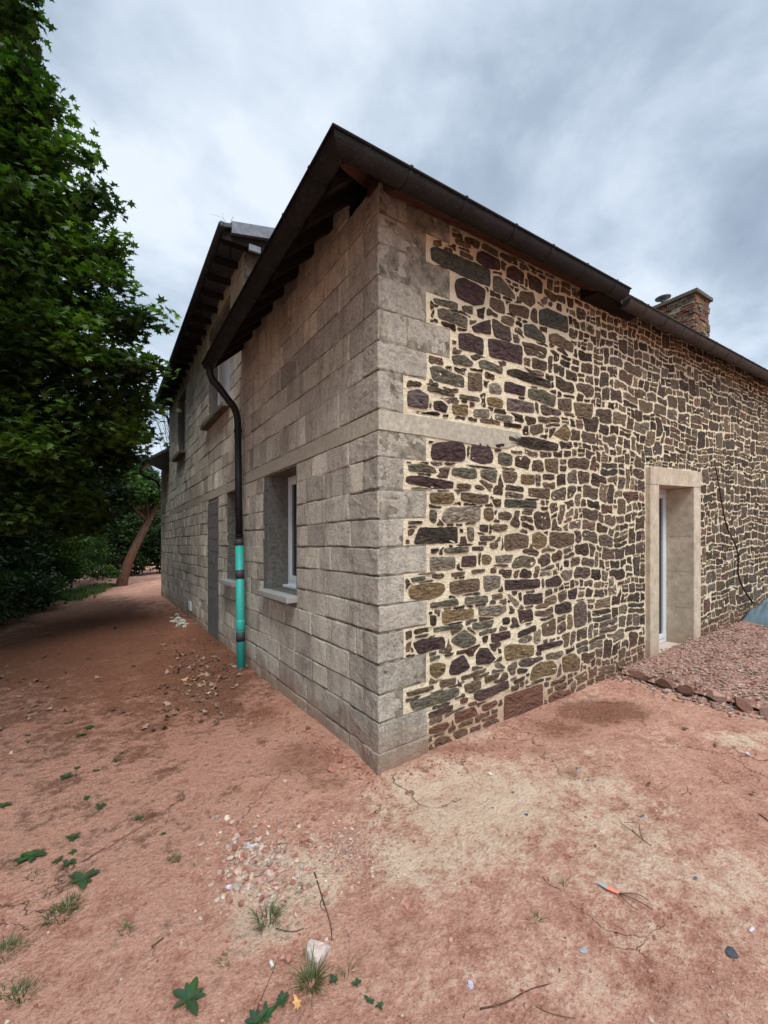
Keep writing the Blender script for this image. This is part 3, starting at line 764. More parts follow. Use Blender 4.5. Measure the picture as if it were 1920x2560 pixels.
# --- eaves, roofs, gutters
GX0, GY0 = -.44, -.27          # centre lines of the two gutters
GZ0 = 3.845
wing_roof = MB()
XR, RY = 2.66, 3.05
def rz(d): return GZ0-.01+d*.88     # height over distance from the eave
A_, B_ = (GX0+.0, GY0+.0), None
def rp(x, y, d): return (x, y, rz(d))
def slabm(mb, pts, th=.03):
    i = len(mb.V); k = len(pts)
    mb.V += [tuple(p) for p in pts]+[(p[0], p[1], p[2]-th) for p in pts]; mb.c += [(.5,)*3]*(2*k)
    mb.F.append(tuple(range(i, i+k))); mb.F.append(tuple(range(i+k, i+2*k))[::-1])
    for j in range(k): mb.F.append((i+j, i+k+j, i+k+(j+1) % k, i+(j+1) % k))
hw = RY-GY0
slabm(wing_roof, [rp(GX0, GY0, 0), rp(XR, GY0, 0), rp(XR, RY, hw), rp(GX0+hw, RY, hw)])
slabm(wing_roof, [rp(GX0, WEND+.02, 0), rp(GX0, GY0, 0), rp(GX0+hw, RY, hw), rp(GX0+hw, WEND+.02, hw)])
wing_roof.build('roof', MT['roof'], house, slope=True)
mr = MB(); slabm(mr, [(XR+.01, GY0+.04, rz(0)-.03), (WX1+.2, GY0+.04, rz(0)-.03), (WX1+.2, RY, rz(hw)-.03), (XR+.01, RY, rz(hw)-.03)])
slabm(mr, [(XR+.01, RY, rz(hw)-.03), (WX1+.2, RY, rz(hw)-.03), (WX1+.2, 6.4, rz(0)), (XR+.01, 6.4, rz(0))])
mr.build('roof', MT['roof'], house, slope=True)
def gutter(path, r, m, spacing, name='gutter'):
    prof = [(r*math.cos(math.pi*k/12), -r*math.sin(math.pi*k/12)) for k in range(13)]
    bead = [(r+.008+.008*math.cos(a), .002+.008*math.sin(a)) for a in (2.4, 1.2, 0, -1.2, -2.4)]
    inner = [(-(r-.004)*math.cos(math.pi*k/12), -(r-.004)*math.sin(math.pi*k/12)) for k in range(13)]
    V, F = sweep(path, bead+prof+inner, True)
    o = mesh_obj(name, V, F, m, house, smooth=False, slope=True)
    rb = r+.004
    P = [Vector(p) for p in path]
    for a, b in zip(P[:-1], P[1:]):
        L = (b-a).length; d = (b-a)/L; k = spacing*.5
        while k < L-.1:
            p = a+d*k
            prf = [(rb*math.cos(math.pi*q/12), -rb*math.sin(math.pi*q/12)) for q in range(13)]+[(-rb+.006, .012)]
            prf = [(rb+.010, .014)]+prf
            V, F = sweep([p, p+d*.022], prf+[(x*.97, y*.97+.001) for x, y in prf[::-1]], True)
            mesh_obj('bracket', V, F, m, o, slope=True); k += spacing*random.uniform(.92, 1.08)
    return o
gl_ = gutter([(GX0, WEND-.12, GZ0-.06), (GX0, GY0, GZ0), (XR-.03, GY0, GZ0+.0)][::-1], .069, MT['gutter'], .47)
gr_ = gutter([(XR+.05, GY0+.035, GZ0-.035), (WX1+.2, GY0+.035, GZ0-.09)][::-1], .069, MT['gutter2'], .42)
# end caps
for o_, c_ in ((gl_, (XR-.03, GY0, GZ0)), (gl_, None), (gr_, (XR+.05, GY0+.035, GZ0-.035))):
    mb = MB()
    if c_: mb.quad(*[(c_[0], c_[1]+.069*math.cos(math.pi*k/12), c_[2]-.069*math.sin(math.pi*k/12)) for k in range(13)])
    else: mb.quad(*[(GX0+.069*math.cos(math.pi*k/12), WEND-.12, GZ0-.06-.069*math.sin(math.pi*k/12)) for k in range(13)])
    mb.build('end_cap', MT['gutter'], o_, slope=True)
# right eave: brown boards between wall head and gutter
V, F = sweep([(WX1, 0, 0), (XR, 0, 0), (.02, 0, 0)], [(.03, 3.925), (.055, 3.895), (.10, 3.90), (.11, 3.86), (.185, 3.83), (.19, 3.90), (.03, 4.05)], True)
mesh_obj('soffit', [(x, -abs(y) if True else y, z) for x, y, z in V], F, MT['wood'], house, slope=True)
mb = MB(); mb.box(-.02, WX1, .0, .12, 3.955, 4.10, .01, .004); mb.build('wall_plate', MT['wood'], house, slope=True)
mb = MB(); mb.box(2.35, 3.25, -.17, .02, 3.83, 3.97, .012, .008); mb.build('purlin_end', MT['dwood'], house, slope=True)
mb = MB()
mb.V += [(-.12, -.10, 3.93), (.25, -.17, 3.86), (.27, -.03, 3.94), (-.07, -.0, 4.02), (-.12, -.10, 4.03), (.25, -.17, 3.96), (.27, -.03, 4.04), (-.07, 0, 4.12)]
mb.F += [(3, 2, 1, 0), (4, 5, 6, 7), (0, 1, 5, 4), (1, 2, 6, 5), (2, 3, 7, 6), (3, 0, 4, 7)]; mb.c += [(0, 0, 0)]*8
mb.build('corner_board', MT['wood'], house, slope=True)
# rafters and boards of the left eave
k = 0; y = -.05
while y < WEND-.1:
    mb = MB(); w_ = .035
    e = min(.69, max(.12, y-GY0-.02)); P = [(GX0+.07, rz(.07)-.13), (GX0+.07, rz(.07)-.035), (GX0+e, rz(e)-.035), (GX0+e, rz(e)-.13)]
    i = len(mb.V)
    for yy in (y, y+.06): mb.V += [(a, yy, b) for a, b in P]
    mb.c += [(0, 0, 0)]*8
    mb.F += [(0, 1, 2, 3), (7, 6, 5, 4), (0, 4, 5, 1), (1, 5, 6, 2), (2, 6, 7, 3), (3, 7, 4, 0)]
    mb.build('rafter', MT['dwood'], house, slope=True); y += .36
mb = MB()
for k in range(5):
    a = .05+k*.125; b = a+.118
    mb.V += [(GX0+a, GY0+a, rz(a)-.032), (GX0+b, GY0+b, rz(b)-.032), (GX0+b, WEND, rz(b)-.032), (GX0+a, WEND, rz(a)-.032)]
    i = len(mb.V)-4; mb.F.append((i, i+1, i+2, i+3)); mb.c += [(0, 0, 0)]*4
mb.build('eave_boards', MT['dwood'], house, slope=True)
mb = MB(); mb.tube([(GX0+.06, GY0+.06, rz(.0)-.02), (.4, .57, rz(.84)-.12)], .05, 4); mb.build('hip_rafter', MT['wood'], house, slope=True)

# --- downpipe (leans a little, like the real one)
dp = empty('downpipe', (0, 0, 0), None, None); dp.parent = house
def pp(z): f = (z+.02)/3.3; return (-.105+.02*f, 2.95+.235*f, z)
zt = 3.18
neck = [(GX0, WEND-.20, GZ0-.10), (GX0+.0, WEND-.20, GZ0-.19), (GX0+.035, WEND-.205, GZ0-.27), (GX0+.10, WEND-.21, GZ0-.33), (-.21, 3.14, 3.37), (-.14, 3.16, 3.31), (-.10, pp(3.2)[1], 3.22), pp(3.14), pp(2.9)]
def smooth_path(P, it=2):
    P = [Vector(p) for p in P]
    for _ in range(it):
        Q = [P[0]]
        for a, b in zip(P[:-1], P[1:]): Q += [a*.75+b*.25, a*.25+b*.75]
        P = Q+[P[-1]]
    return P
mb = MB(); mb.tube(smooth_path(neck), .043, 16); mb.tube([pp(2.9), pp(1.63)], .043, 16); mb.build('upper_pipe', MT['gutter'], dp, True, True)
for a, b in ((3.02, 2.99), (1.672, 1.658), (1.640, 1.626)): mb = MB(); mb.tube([pp(a), pp(b)], .051, 16); mb.build('pipe_clip', MT['gutter'], dp, True, True)
for a, b in ((1.62, 1.54), (1.235, 1.125), (.47, .355), (.045, -.10)):
    mb = MB(); mb.tube([pp(a), pp(b)], .0535, 20); mb.build('tape_band', MT['tape'], dp, True, True)
mb = MB(); mb.tube([pp(1.56), pp(-.15)], .0505, 20); mb.tube([pp(.62), pp(.60), pp(.50), pp(.49)], [.051, .056, .056, .051], 20); mb.build('lower_pipe', MT['turq'], dp, True, True)

# --- tall rear part: eave, roof, verge flashing
EX, EY = -.30, 3.02
ez0, ez1 = 5.50, 5.28
mb = MB()
slabm(mb, [(EX, REAR_END+.05, ez1), (EX, EY, ez0), (EX+5, EY, ez0+1.05), (EX+5, REAR_END+.05, ez1+1.05)], .05)
mb.build('roof', MT['roof'], house, slope=True)
y = EY+.15
while y < REAR_END:
    f = (y-EY)/(REAR_END-EY); z = ez0+(ez1-ez0)*f
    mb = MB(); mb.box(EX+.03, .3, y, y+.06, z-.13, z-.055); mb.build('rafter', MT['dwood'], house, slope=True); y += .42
mb = MB(); mb.tube([(EX-.01, EY, ez0-.04), (EX-.01, REAR_END+.1, ez1-.04)], .05, 10); mb.build('gutter', MT['gutter'], house, True, True)
mb = MB(); mb.tube(smooth_path([(EX, REAR_END+.04, ez1-.07), (EX, REAR_END+.04, ez1-.18), (.0, REAR_END+.03, ez1-.24), (.05, REAR_END+.03, ez1-.5)]), .03, 8); mb.build('gutter_outlet', MT['gutter'], house, True, True)
mb = MB()
mb.V += [(EX+.10, EY-.012, ez0-.10), (EX+3, EY-.012, ez0+.46), (EX+3, EY-.012, ez0+.62), (EX+.10, EY-.012, ez0+.045),
         (EX+.10, EY+.04, ez0-.10), (EX+3, EY+.04, ez0+.46), (EX+3, EY+.04, ez0+.62), (EX+.10, EY+.04, ez0+.045)]
mb.F += [(0, 1, 2, 3), (7, 6, 5, 4), (0, 4, 5, 1), (3, 2, 6, 7), (0, 3, 7, 4), (1, 5, 6, 2)]; mb.c += [(0, 0, 0)]*8
mb.build('verge_flashing', MT['flash'], house, slope=True)
mb = MB(); mb.box(.02, .17, EY+.02, EY+.06, 5.28, 5.36, .004); mb.build('purlin_cap', MT['flash'], house, slope=True)
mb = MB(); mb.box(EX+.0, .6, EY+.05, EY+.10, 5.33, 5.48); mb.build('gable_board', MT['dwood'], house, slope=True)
panel_xz(WEND+.03, .05, 5.0, 3.8, 5.5, [], 'gable_wall', MT['joint'])

# --- chimney
ch = empty('chimney', (0, 0, 0), None, None); ch.parent = house
CXa, CXb, CYa, CYb, CZ0, CZ1 = 9.85, 10.62, 1.82, 3.3, 5.0, 6.87
mb = MB(); mb.box(CXa+.02, CXb-.02, CYa+.02, CYb-.02, CZ0, CZ1-.02); mb.build('core', MT['joint'], ch, slope=True)
mb = MB(); z = CZ0
while z < CZ1-.02:
    h = random.uniform(.05, .10)
    for face in 'xy':
        a, e = (CYa, CYb) if face == 'x' else (CXa, CXb)
        while a < e-.02:
            L = min(random.uniform(.12, .32), e-a); kq = random.uniform(.6, 1.5); col = tuple(v*kq for v in PAL[random.choice('bbborbl')]); o = random.uniform(.0, .035)
            if face == 'x': mb.box(CXa-o, CXa+.06, a+.005, a+L-.005, z, z+h-.008, .008, .008, col)
            else: mb.box(a+.005, a+L-.005, CYa-o, CYa+.06, z, z+h-.008, .008, .008, col)
            a += L
    z += h
mb.build('masonry', MT['chstone'], ch, slope=True, cols=True)
dbox('cap_slab', MT['darksill'], CXa-.07, CXb+.07, CYa-.07, CYb+.07, CZ1-.01, CZ1+.075, parent=ch, bev=.012)
mb = MB(); q = (10.15, 2.62)
mb.tube([(q[0], q[1], CZ1+.06), (q[0], q[1], CZ1+.34)], .05, 12); mb.build('flue', MT['flash'], ch, True, True)
mb = MB(); mb.tube([(q[0], q[1], CZ1+.33), (q[0], q[1], CZ1+.35), (q[0], q[1], CZ1+.40)], [.17, .175, .03], 20); mb.build('cowl', MT['flash'], ch, True, True)

# --- weeds in the upper gutter corner
def blade_tuft(name, loc, nbl, hmin, hmax, spread, parent=None, wd=.004, cols=((.05, .10, .02), (.10, .16, .035)), lean=.5):
    V, F, Cc = [], [], []
    for _ in range(nbl):
        a = random.uniform(0, 6.28); r = spread*math.sqrt(random.random()); bx, by = r*math.cos(a), r*math.sin(a)
        h = random.uniform(hmin, hmax); ln = random.uniform(.1, lean)*h; d = a+random.uniform(-.8, .8); w0 = wd*random.uniform(.6, 1.2)
        px, py = -math.sin(d)*w0, math.cos(d)*w0; f = random.random(); col = tuple(cols[0][i]*(1-f)+cols[1][i]*f for i in range(3))
        i = len(V)
        for k, t in enumerate((0, .45, .8)):
            ox, oy, z = bx+math.cos(d)*ln*t**2, by+math.sin(d)*ln*t**2, h*t*(1-.25*t*lean)
            q = 1-.55*t
            V += [(ox-px*q, oy-py*q, z), (ox+px*q, oy+py*q, z)]
        V.append((bx+math.cos(d)*ln, by+math.sin(d)*ln, h*(1-.25*lean)))
        F += [(i, i+1, i+3, i+2), (i+2, i+3, i+5, i+4), (i+4, i+5, i+6)]; Cc += [col]*7
    V = [(x+loc[0], y+loc[1], z+loc[2]) for x, y, z in V]
    return V, F, Cc
V, F, Cc = blade_tuft('t', sh(EX+.06, EY+.03, ez0+.02), 9, .08, .22, .06, wd=.0035, lean=1.2)
tag(mesh_obj('grass_tuft', V, F, MT['weed'], None, Cc, origin=sh(EX+.06, EY+.03, ez0+.02)), 'tiny grass tuft sprouting from the top corner of the upper roof edge', 'grass tuft')

# --- low annex behind
annex = empty('annex', (0, 0, 0), 'low dark annex with its own small eave at the far end of the block wall', 'building')
hold = house; house = annex
mb = lay_blocks(.045, REAR_END, FAR_END, COURSE[:-1], [], None, None); mb.build('block_wall', MT['block'], annex, slope=True, cols=True)
panel_yz(.06, REAR_END, FAR_END, -.3, 3.85, [], 'wall_joint', MT['joint']); panel_xz(REAR_END-.0, .06, 4, 3.4, TOPR, [], 'end_wall', MT['joint'])
mb = MB(); mb.box(.06, 5, FAR_END-.02, FAR_END, -.3, 3.85); mb.build('end_wall', MT['joint'], annex, slope=True)
mb = MB(); slabm(mb, [(-.48, FAR_END+.15, 3.86), (-.48, REAR_END+.02, 3.86), (1.6, REAR_END+.02, 5.2), (1.6, FAR_END+.15, 5.2)], .07); mb.build('roof', MT['roof'], annex, slope=True)
mb = MB(); P_ = [(-.47, 3.80), (.06, 4.12), (.06, 3.50), (-.05, 3.52), (-.42, 3.70)]
for yy in (REAR_END+.03, REAR_END+.09): mb.V += [(a, yy, b) for a, b in P_]
mb.c += [(0, 0, 0)]*10; mb.F += [(4, 3, 2, 1, 0), (5, 6, 7, 8, 9)]+[(i, (i+1) % 5, (i+1) % 5+5, i+5) for i in range(5)]; mb.build('eave_board', MT['dwood'], annex, slope=True)
mb = MB(); mb.tube([(-.50, FAR_END+.15, 3.83), (-.50, REAR_END+.02, 3.83)], .055, 10); mb.tube(smooth_path([(-.5, FAR_END+.0, 3.8), (-.5, FAR_END+.0, 3.66), (-.05, FAR_END, 3.5), (.0, FAR_END, 3.3)]), .035, 8); mb.build('gutter', MT['gutter'], annex, True, True)
house = hold
# far wall of the long part, closes the volume
mb = MB(); mb.box(WX1-.02, WX1, .02, 6.4, -.3, 4.0); mb.box(.4, WX1, 6.2, 6.4, -.3, 4.0); mb.build('rear_wall', MT['joint'], house, slope=True)

# ================================================================ GROUND
def axis(lo, hi, f0, f1, step, grow):
    xs = list(np.arange(f0, f1, step)); s = step; x = xs[-1]
    while x < hi: s *= grow; x += s; xs.append(x)
    s = step; x = f0; L = []
    while x > lo: s *= grow; x -= s; L.append(x)
    return L[::-1]+xs
gxs = axis(-250, 250, -3.2, 3.4, .035, 1.045); gys = axis(-200, 300, -2.6, 2.2, .035, 1.035)
blobs = []
def blob(ch, px, py, rx, ry, amp): 
    X, Y = on_ground(px, py); X2, _ = on_ground(px+rx, py); _, Y2 = on_ground(px, py-ry)
    a = on_ground(px+rx, py); b = on_ground(px, py-ry)
    ux, uy = a[0]-X, a[1]-Y; vx, vy = b[0]-X, b[1]-Y; det = ux*vy-uy*vx
    blobs.append((ch, X, Y, ux, uy, vx, vy, det, amp))
for b in [(0, 1180, 2010, 300, 110, .85), (0, 1060, 2130, 190, 90, .7), (0, 1420, 1960, 200, 120, .55), (0, 1560, 2080, 200, 130, .6), (0, 1750, 2250, 260, 190, .42), (0, 1450, 2250, 260, 160, .30),
          (0, 760, 2170, 160, 90, .68), (0, 650, 2260, 120, 110, .6), (0, 1300, 2450, 500, 160, .30), (0, 1850, 1850, 110, 30, .6), (0, 1450, 1760, 110, 30, .5), (0, 1180, 1850, 130, 40, .35), (0, 1650, 1860, 120, 40, .3),
          (0, 1100, 2380, 200, 100, .25), (0, 1250, 2150, 330, 120, .34), (0, 1600, 2350, 330, 180, .36), (0, 300, 2250, 200, 120, .12),
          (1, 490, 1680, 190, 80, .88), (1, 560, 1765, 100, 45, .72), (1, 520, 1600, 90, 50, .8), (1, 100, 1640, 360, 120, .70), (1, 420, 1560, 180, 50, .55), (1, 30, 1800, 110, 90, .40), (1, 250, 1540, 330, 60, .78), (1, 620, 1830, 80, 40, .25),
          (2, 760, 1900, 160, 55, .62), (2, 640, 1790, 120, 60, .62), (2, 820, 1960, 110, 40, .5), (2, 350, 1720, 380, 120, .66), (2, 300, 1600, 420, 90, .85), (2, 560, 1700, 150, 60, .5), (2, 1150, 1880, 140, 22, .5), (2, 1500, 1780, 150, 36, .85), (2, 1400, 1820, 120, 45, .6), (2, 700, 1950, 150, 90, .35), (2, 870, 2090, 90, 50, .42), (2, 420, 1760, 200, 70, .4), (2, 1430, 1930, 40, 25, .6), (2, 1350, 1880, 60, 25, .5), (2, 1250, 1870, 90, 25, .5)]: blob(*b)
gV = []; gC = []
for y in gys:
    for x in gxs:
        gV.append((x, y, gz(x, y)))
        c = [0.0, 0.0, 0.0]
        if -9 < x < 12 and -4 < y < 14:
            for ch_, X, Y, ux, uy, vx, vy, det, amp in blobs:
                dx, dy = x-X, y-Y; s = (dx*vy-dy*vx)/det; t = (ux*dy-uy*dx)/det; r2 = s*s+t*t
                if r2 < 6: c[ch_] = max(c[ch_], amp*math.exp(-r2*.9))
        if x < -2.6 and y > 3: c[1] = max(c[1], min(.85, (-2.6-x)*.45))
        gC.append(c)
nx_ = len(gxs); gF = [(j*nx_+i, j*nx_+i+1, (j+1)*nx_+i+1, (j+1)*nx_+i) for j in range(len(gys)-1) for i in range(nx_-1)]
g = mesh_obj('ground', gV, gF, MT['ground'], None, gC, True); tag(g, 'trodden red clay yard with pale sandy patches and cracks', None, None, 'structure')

# raised gravel bed by the door with edging stones
GBX = 3.02
V, F = [], []; bx = np.concatenate([np.arange(GBX, 6, .05), np.arange(6, 11.5, .15)]); by = np.arange(-4.6, -.001, .06)
for yy in by:
    for xx in bx:
        e = min(1, (xx-GBX+.02)/.10); V.append((xx, yy, gz(xx, yy)-.01+.085*e**.5+.012*nz(xx*4, yy*4)+.03*math.exp(-((yy+.1)/.2)**2)*nz(xx*2, 3)))
nb = len(bx); F = [(j*nb+i, j*nb+i+1, (j+1)*nb+i+1, (j+1)*nb+i) for j in range(len(by)-1) for i in range(nb-1)]
m, n = M('gravel_bed'); p = n.geo(); v = n.n('ShaderNodeTexVoronoi', feature='F1', ins={'Vector': n.n('ShaderNodeMapping', ins={'Vector': p, 'Scale': (1, 1, 1)}).outputs[0], 'Scale': 34.0})
cc = n.mix(.35, n.ramp(n.n('ShaderNodeSeparateXYZ', ins={0: v.outputs['Color']}).outputs[0], [(0, (.16, .075, .055)), (.5, (.30, .17, .13)), (1, (.48, .33, .26))]), (.26, .13, .09))
n.out(cc, .95, v.outputs['Distance'], 1, .02, spec=.1)
tag(mesh_obj('gravel_bed', V, F, m, None), 'raised bed of pinkish crushed stone in front of the door', None, None, 'structure')

_ico = []
bm = bmesh.new(); bmesh.ops.create_icosphere(bm, subdivisions=1, radius=1); bm.verts.ensure_lookup_table()
IV = np.array([v.co[:] for v in bm.verts]); IF = [tuple(v.index for v in f.verts) for f in bm.faces]; bm.free()
bm = bmesh.new(); bmesh.ops.create_icosphere(bm, subdivisions=2, radius=1); bm.verts.ensure_lookup_table()
IV2 = np.array([v.co[:] for v in bm.verts]); IF2 = [tuple(v.index for v in f.verts) for f in bm.faces]; bm.free()
def rock(V, F, Cc, loc, s, col, flat=.5, sub=False, rot=None, rough=.28):
    """an angular chip: a ball cut back to random planes"""
    iv, jf = (IV2, IF2) if sub else (IV, IF)
    P = iv.copy()
    for _ in range(9 if sub else 4):
        d = rng.normal(size=3); d /= np.linalg.norm(d); k = rng.uniform(.30, .75)
        ov = P@d-k; P -= np.outer(np.maximum(ov, 0), d)
    P = P*np.array(s)*rng.uniform(1-rough, 1+rough, 3)
    a = rng.uniform(0, 6.28) if rot is None else rot; c, q = math.cos(a), math.sin(a)
    P = P@np.array([[c, q, 0], [-q, c, 0], [0, 0, 1]])
    if rot is None:
        a = rng.normal(0, .3); c, q = math.cos(a), math.sin(a); P = P@np.array([[1, 0, 0], [0, c, q], [0, -q, c]])
    i = len(V); V += [tuple(v) for v in (P+np.array(loc))]; F += [tuple(t+i for t in f) for f in jf]; Cc += [col]*len(P)
def rcol(kind='pink'):
    b = {'pink': [(.34, .23, .175), (.27, .16, .12), (.45, .34, .27), (.22, .12, .09), (.38, .29, .23)], 'pale': [(.44, .34, .26), (.46, .33, .26), (.42, .24, .19), (.52, .43, .34), (.34, .15, .11), (.40, .22, .17)],
         'red': [(.33, .14, .095), (.28, .11, .07), (.40, .19, .13)]}[kind]
    c = random.choice(b); k = random.uniform(.75, 1.2); return tuple(v*k*.86 for v in c)
V, F, Cc = [], [], []
for _ in range(9000):
    xx = GBX+.02+abs(random.gauss(0, 1))*2.4 if random.random() < .75 else random.uniform(GBX, 9); yy = -random.uniform(0, 1)**1.0*3.2
    if xx > 10: continue
    s = random.uniform(.010, .026)
    rock(V, F, Cc, (xx, yy, gz(xx, yy)+.075+random.uniform(-.004, .010)), (s, s*random.uniform(.5, .9), s*.45), rcol())
for _ in range(420):      # spilled over the edge
    yy = -random.uniform(.05, 2.4); xx = GBX-abs(random.gauss(.05, .10)); s = random.uniform(.01, .03)
    rock(V, F, Cc, (xx, yy, gz(xx, yy)+.006), (s, s*.7, s*.5), rcol())
tag(mesh_obj('gravel', V, F, MT['peb'], None, Cc), 'pinkish broken stone chips covering the raised bed by the door', None, None, 'stuff')
yy = -.10; k = 0
names = [('flat brown edging stone nearest the wall at the gravel bed', 0), ('second edging stone from the wall along the gravel bed', 1), ('third edging stone from the wall, dark and thin', 2), ('pale pink edging stone in the middle of the gravel bed border', 3),
         ('dark square edging stone between two paler ones', 4), ('light pink edging stone beside the thick orange-brown one', 5), ('thick orange-brown edging stone at the right picture edge', 6), ('edging stone beyond the thick orange-brown one', 7)]
ecols = [(.22, .12, .085), (.16, .085, .06), (.15, .08, .055), (.34, .21, .165), (.17, .085, .06), (.40, .27, .22), (.30, .145, .07), (.26, .13, .09)]
for i, (lb, _) in enumerate(names):
    L = (.26, .22, .20, .20, .17, .17, .20, .24)[i]; V, F, Cc = [], [], []
    rock(V, F, Cc, (0, 0, 0), (.07, L/2*1.15, .075 if i != 6 else .10), ecols[i], sub=True, rot=random.uniform(-.12, .12), rough=.08)
    o = mesh_obj('edging_stone', V, F, MT['peb'], None, Cc); o.location = (GBX+random.uniform(-.02, .02)-.012*i, yy-L/2, gz(GBX, yy)+.045); yy -= L+.006
    tag(o, lb, 'edging stone', 'stones edging the gravel bed')

# ================================================================ TREES
def maple_leaf():
    pts = []
    for a, r in ((-90, .10), (-62, .52), (-40, .34), (-12, .86), (8, .50), (24, .55), (38, .92), (60, .52), (75, .58), (90, 1.05), (105, .58), (120, .52), (142, .92), (156, .55), (172, .50), (192, .86), (220, .34), (242, .52)):
        pts.append((math.cos(R_(a))*r*.5, math.sin(R_(a))*r*.5+.12, 0))
    return np.array([(0, .12, .04)]+[(x, y, -abs(x)*.25) for x, y, z in pts])
LM = maple_leaf(); LMF = [(0, i, i+1) for i in range(1, 18)]+[(0, 18, 1)]
LS = np.array([(0, -.5, 0), (.22, -.15, .05), (.24, .15, .05), (0, .5, -.04), (-.24, .15, .05), (-.22, -.15, .05)]); LSF = [(0, 1, 2, 3), (0, 3, 4, 5)]
def leaves(name, centers, sizes, cols, shape, faces, m, parent, droop=.5, face_dir=None):
    N = len(centers); K = len(shape)
    nrm = rng.normal(size=(N, 3))*droop; nrm[:, 2] += 1.0
    if face_dir is not None: nrm += np.array(face_dir)
    nrm /= np.linalg.norm(nrm, axis=1)[:, None]
    t = rng.normal(size=(N, 3)); t -= (t*nrm).sum(1)[:, None]*nrm; t /= np.linalg.norm(t, axis=1)[:, None]; b = np.cross(nrm, t)
    P = centers[:, None, :] + sizes[:, None, None]*(shape[None, :, 0:1]*t[:, None, :]+shape[None, :, 1:2]*b[:, None, :]+shape[None, :, 2:3]*nrm[:, None, :])
    P = P.reshape(-1, 3).astype(np.float32)
    if parent is not None: P -= np.array(world_loc(parent), dtype=np.float32)
    fl = len(faces[0]); nf = len(faces)
    idx = (np.array(faces)[None]+(np.arange(N)*K)[:, None, None]).reshape(-1).astype(np.int32)
    me = bpy.data.meshes.new(name); me.vertices.add(len(P)); me.vertices.foreach_set('co', P.ravel())
    me.loops.add(len(idx)); me.loops.foreach_set('vertex_index', idx)
    me.polygons.add(N*nf); me.polygons.foreach_set('loop_start', np.arange(0, N*nf*fl, fl, dtype=np.int32))
    me.update(); me.validate()
    at_ = me.attributes.new('Col', 'FLOAT_COLOR', 'POINT')
    cc = np.concatenate([np.repeat(cols, K, 0), np.ones((N*K, 1))], 1).astype(np.float32); at_.data.foreach_set('color', cc.ravel())
    me.materials.append(m); o = bpy.data.objects.new(name, me); C.objects.link(o)
    if parent is not None: o.parent = parent
    return o
def crown_points(blobs_, dens, shell=.55, layer=True):
    """leaf positions: sprays gathered in flat tiers inside each limb's lump of foliage"""
    pts, who = [], []
    for bi, (c, r, fl) in enumerate(blobs_):
        ns = max(3, int(dens*r*r*3))
        for _ in range(ns):
            d = rng.normal(size=3); d /= np.linalg.norm(d); rad = r*(shell+(1-shell)*rng.random()**.5) if rng.random() < .8 else r*rng.random()
            s = np.array(c)+d*rad*np.array([1, 1, fl]); k = rng.integers(7, 15)
            q = rng.normal(size=(k, 3))*np.array([.13, .13, .045]); q[:, 2] -= .10*np.hypot(q[:, 0], q[:, 1])
            pts.append(s+q); who += [bi+rng.random()*.001]*k
            
    return np.concatenate(pts), np.array(who)
def leafcols(P, a, b, freq=.9, seedz=0, bias=0.0):
    o = np.empty((len(P), 3)); a = np.array(a); b = np.array(b)
    for i, p in enumerate(P):
        f = min(1, max(0, .5+bias+1.1*nz(p[0]*freq, p[1]*freq, p[2]*freq+seedz)+random.gauss(0, .15))); o[i] = a*(1-f)+b*f
    return o*rng.uniform(.75, 1.25, (len(P), 1))
# --- big maple on the left
mb_ = [(20, 30, 6.0, .34), (35, 180, 6.0, .30), (55, 290, 6.2, .34), (115, 245, 6.1, .20), (-80, 120, 6.5, .85), (0, 400, 6.4, .55), (110, 400, 6.3, .36), (190, 370, 6.2, .18), (60, 560, 6.5, .70), (170, 520, 6.3, .40),
       (245, 500, 6.3, .22), (-90, 700, 6.5, 1.0), (110, 720, 6.5, .75), (215, 640, 6.4, .42), (280, 590, 6.3, .13), (285, 700, 6.3, .22), (40, 880, 6.4, .85), (200, 860, 6.4, .62), (300, 800, 6.4, .33), (355, 800, 6.3, .17), (400, 785, 6.3, .10),
       (270, 930, 6.6, .5), (350, 920, 6.4, .24), (392, 915, 6.3, .12), (110, 1030, 6.6, .85), (250, 1050, 7.0, .62), (325, 1010, 6.8, .30), (345, 1080, 6.9, .25), (0, 1100, 6.1, .55), (100, 1130, 6.3, .45), (-60, 300, 6.8, .9),
       (150, 1230, 7, .5), (0, 1250, 6.4, .6), (260, 1240, 9, .6), (280, 1200, 10, .5), (200, 1290, 9.5, .6), (-150, 950, 6.5, 1.1), (-200, 500, 7, 1.2), (-120, 1200, 6.6, .7), (60, 1180, 7.5, .6), (220, 1150, 7.6, .6), (285, 1130, 7.8, .42)]
tb = [(tuple(at(px, py, t)), r*1.0, .75) for px, py, t, r in mb_]
extra = [((-4.6, 6.4, 7.5), 2.0, .8), ((-5.2, 5.5, 5.2), 2.2, .8), ((-4.8, 8.5, 6.0), 2.2, .8), ((-4.3, 9.8, 4.2), 1.8, .7), ((-5.5, 4.0, 4.6), 1.7, .8), ((-4.0, 7.6, 9.2), 1.6, .8), ((-5.2, 2.6, 5.4), 1.9, .8), ((-5.6, .6, 4.8), 1.8, .8), ((-4.5, 3.4, 7.6), 1.7, .8), ((-5.0, 1.4, 7.6), 1.7, .8), ((-5.8, -1.2, 5.8), 1.9, .8)]  # later lumps: unseen canopy left of the view, added to shade the yard
mroot = Vector((-4.6, 7.0, gz(-4.6, 7.0)))
maple = empty('maple_tree', mroot, 'tall leafy maple on the left with dense dark green crown', 'tree')
P1, _ = crown_points(tb, 108); P2, _ = crown_points(extra, 60, .5)
P = np.concatenate([P1, P2]); 
cols = leafcols(P, (.014, .034, .010), (.095, .175, .026), 1.25, 0, -.12)
leaves('crown', P, rng.uniform(.13, .195, len(P)), cols, LM, LMF, MT['leaf'], maple, .42)
mb = MB(); top = mroot+Vector((.3, -.3, 7.5))
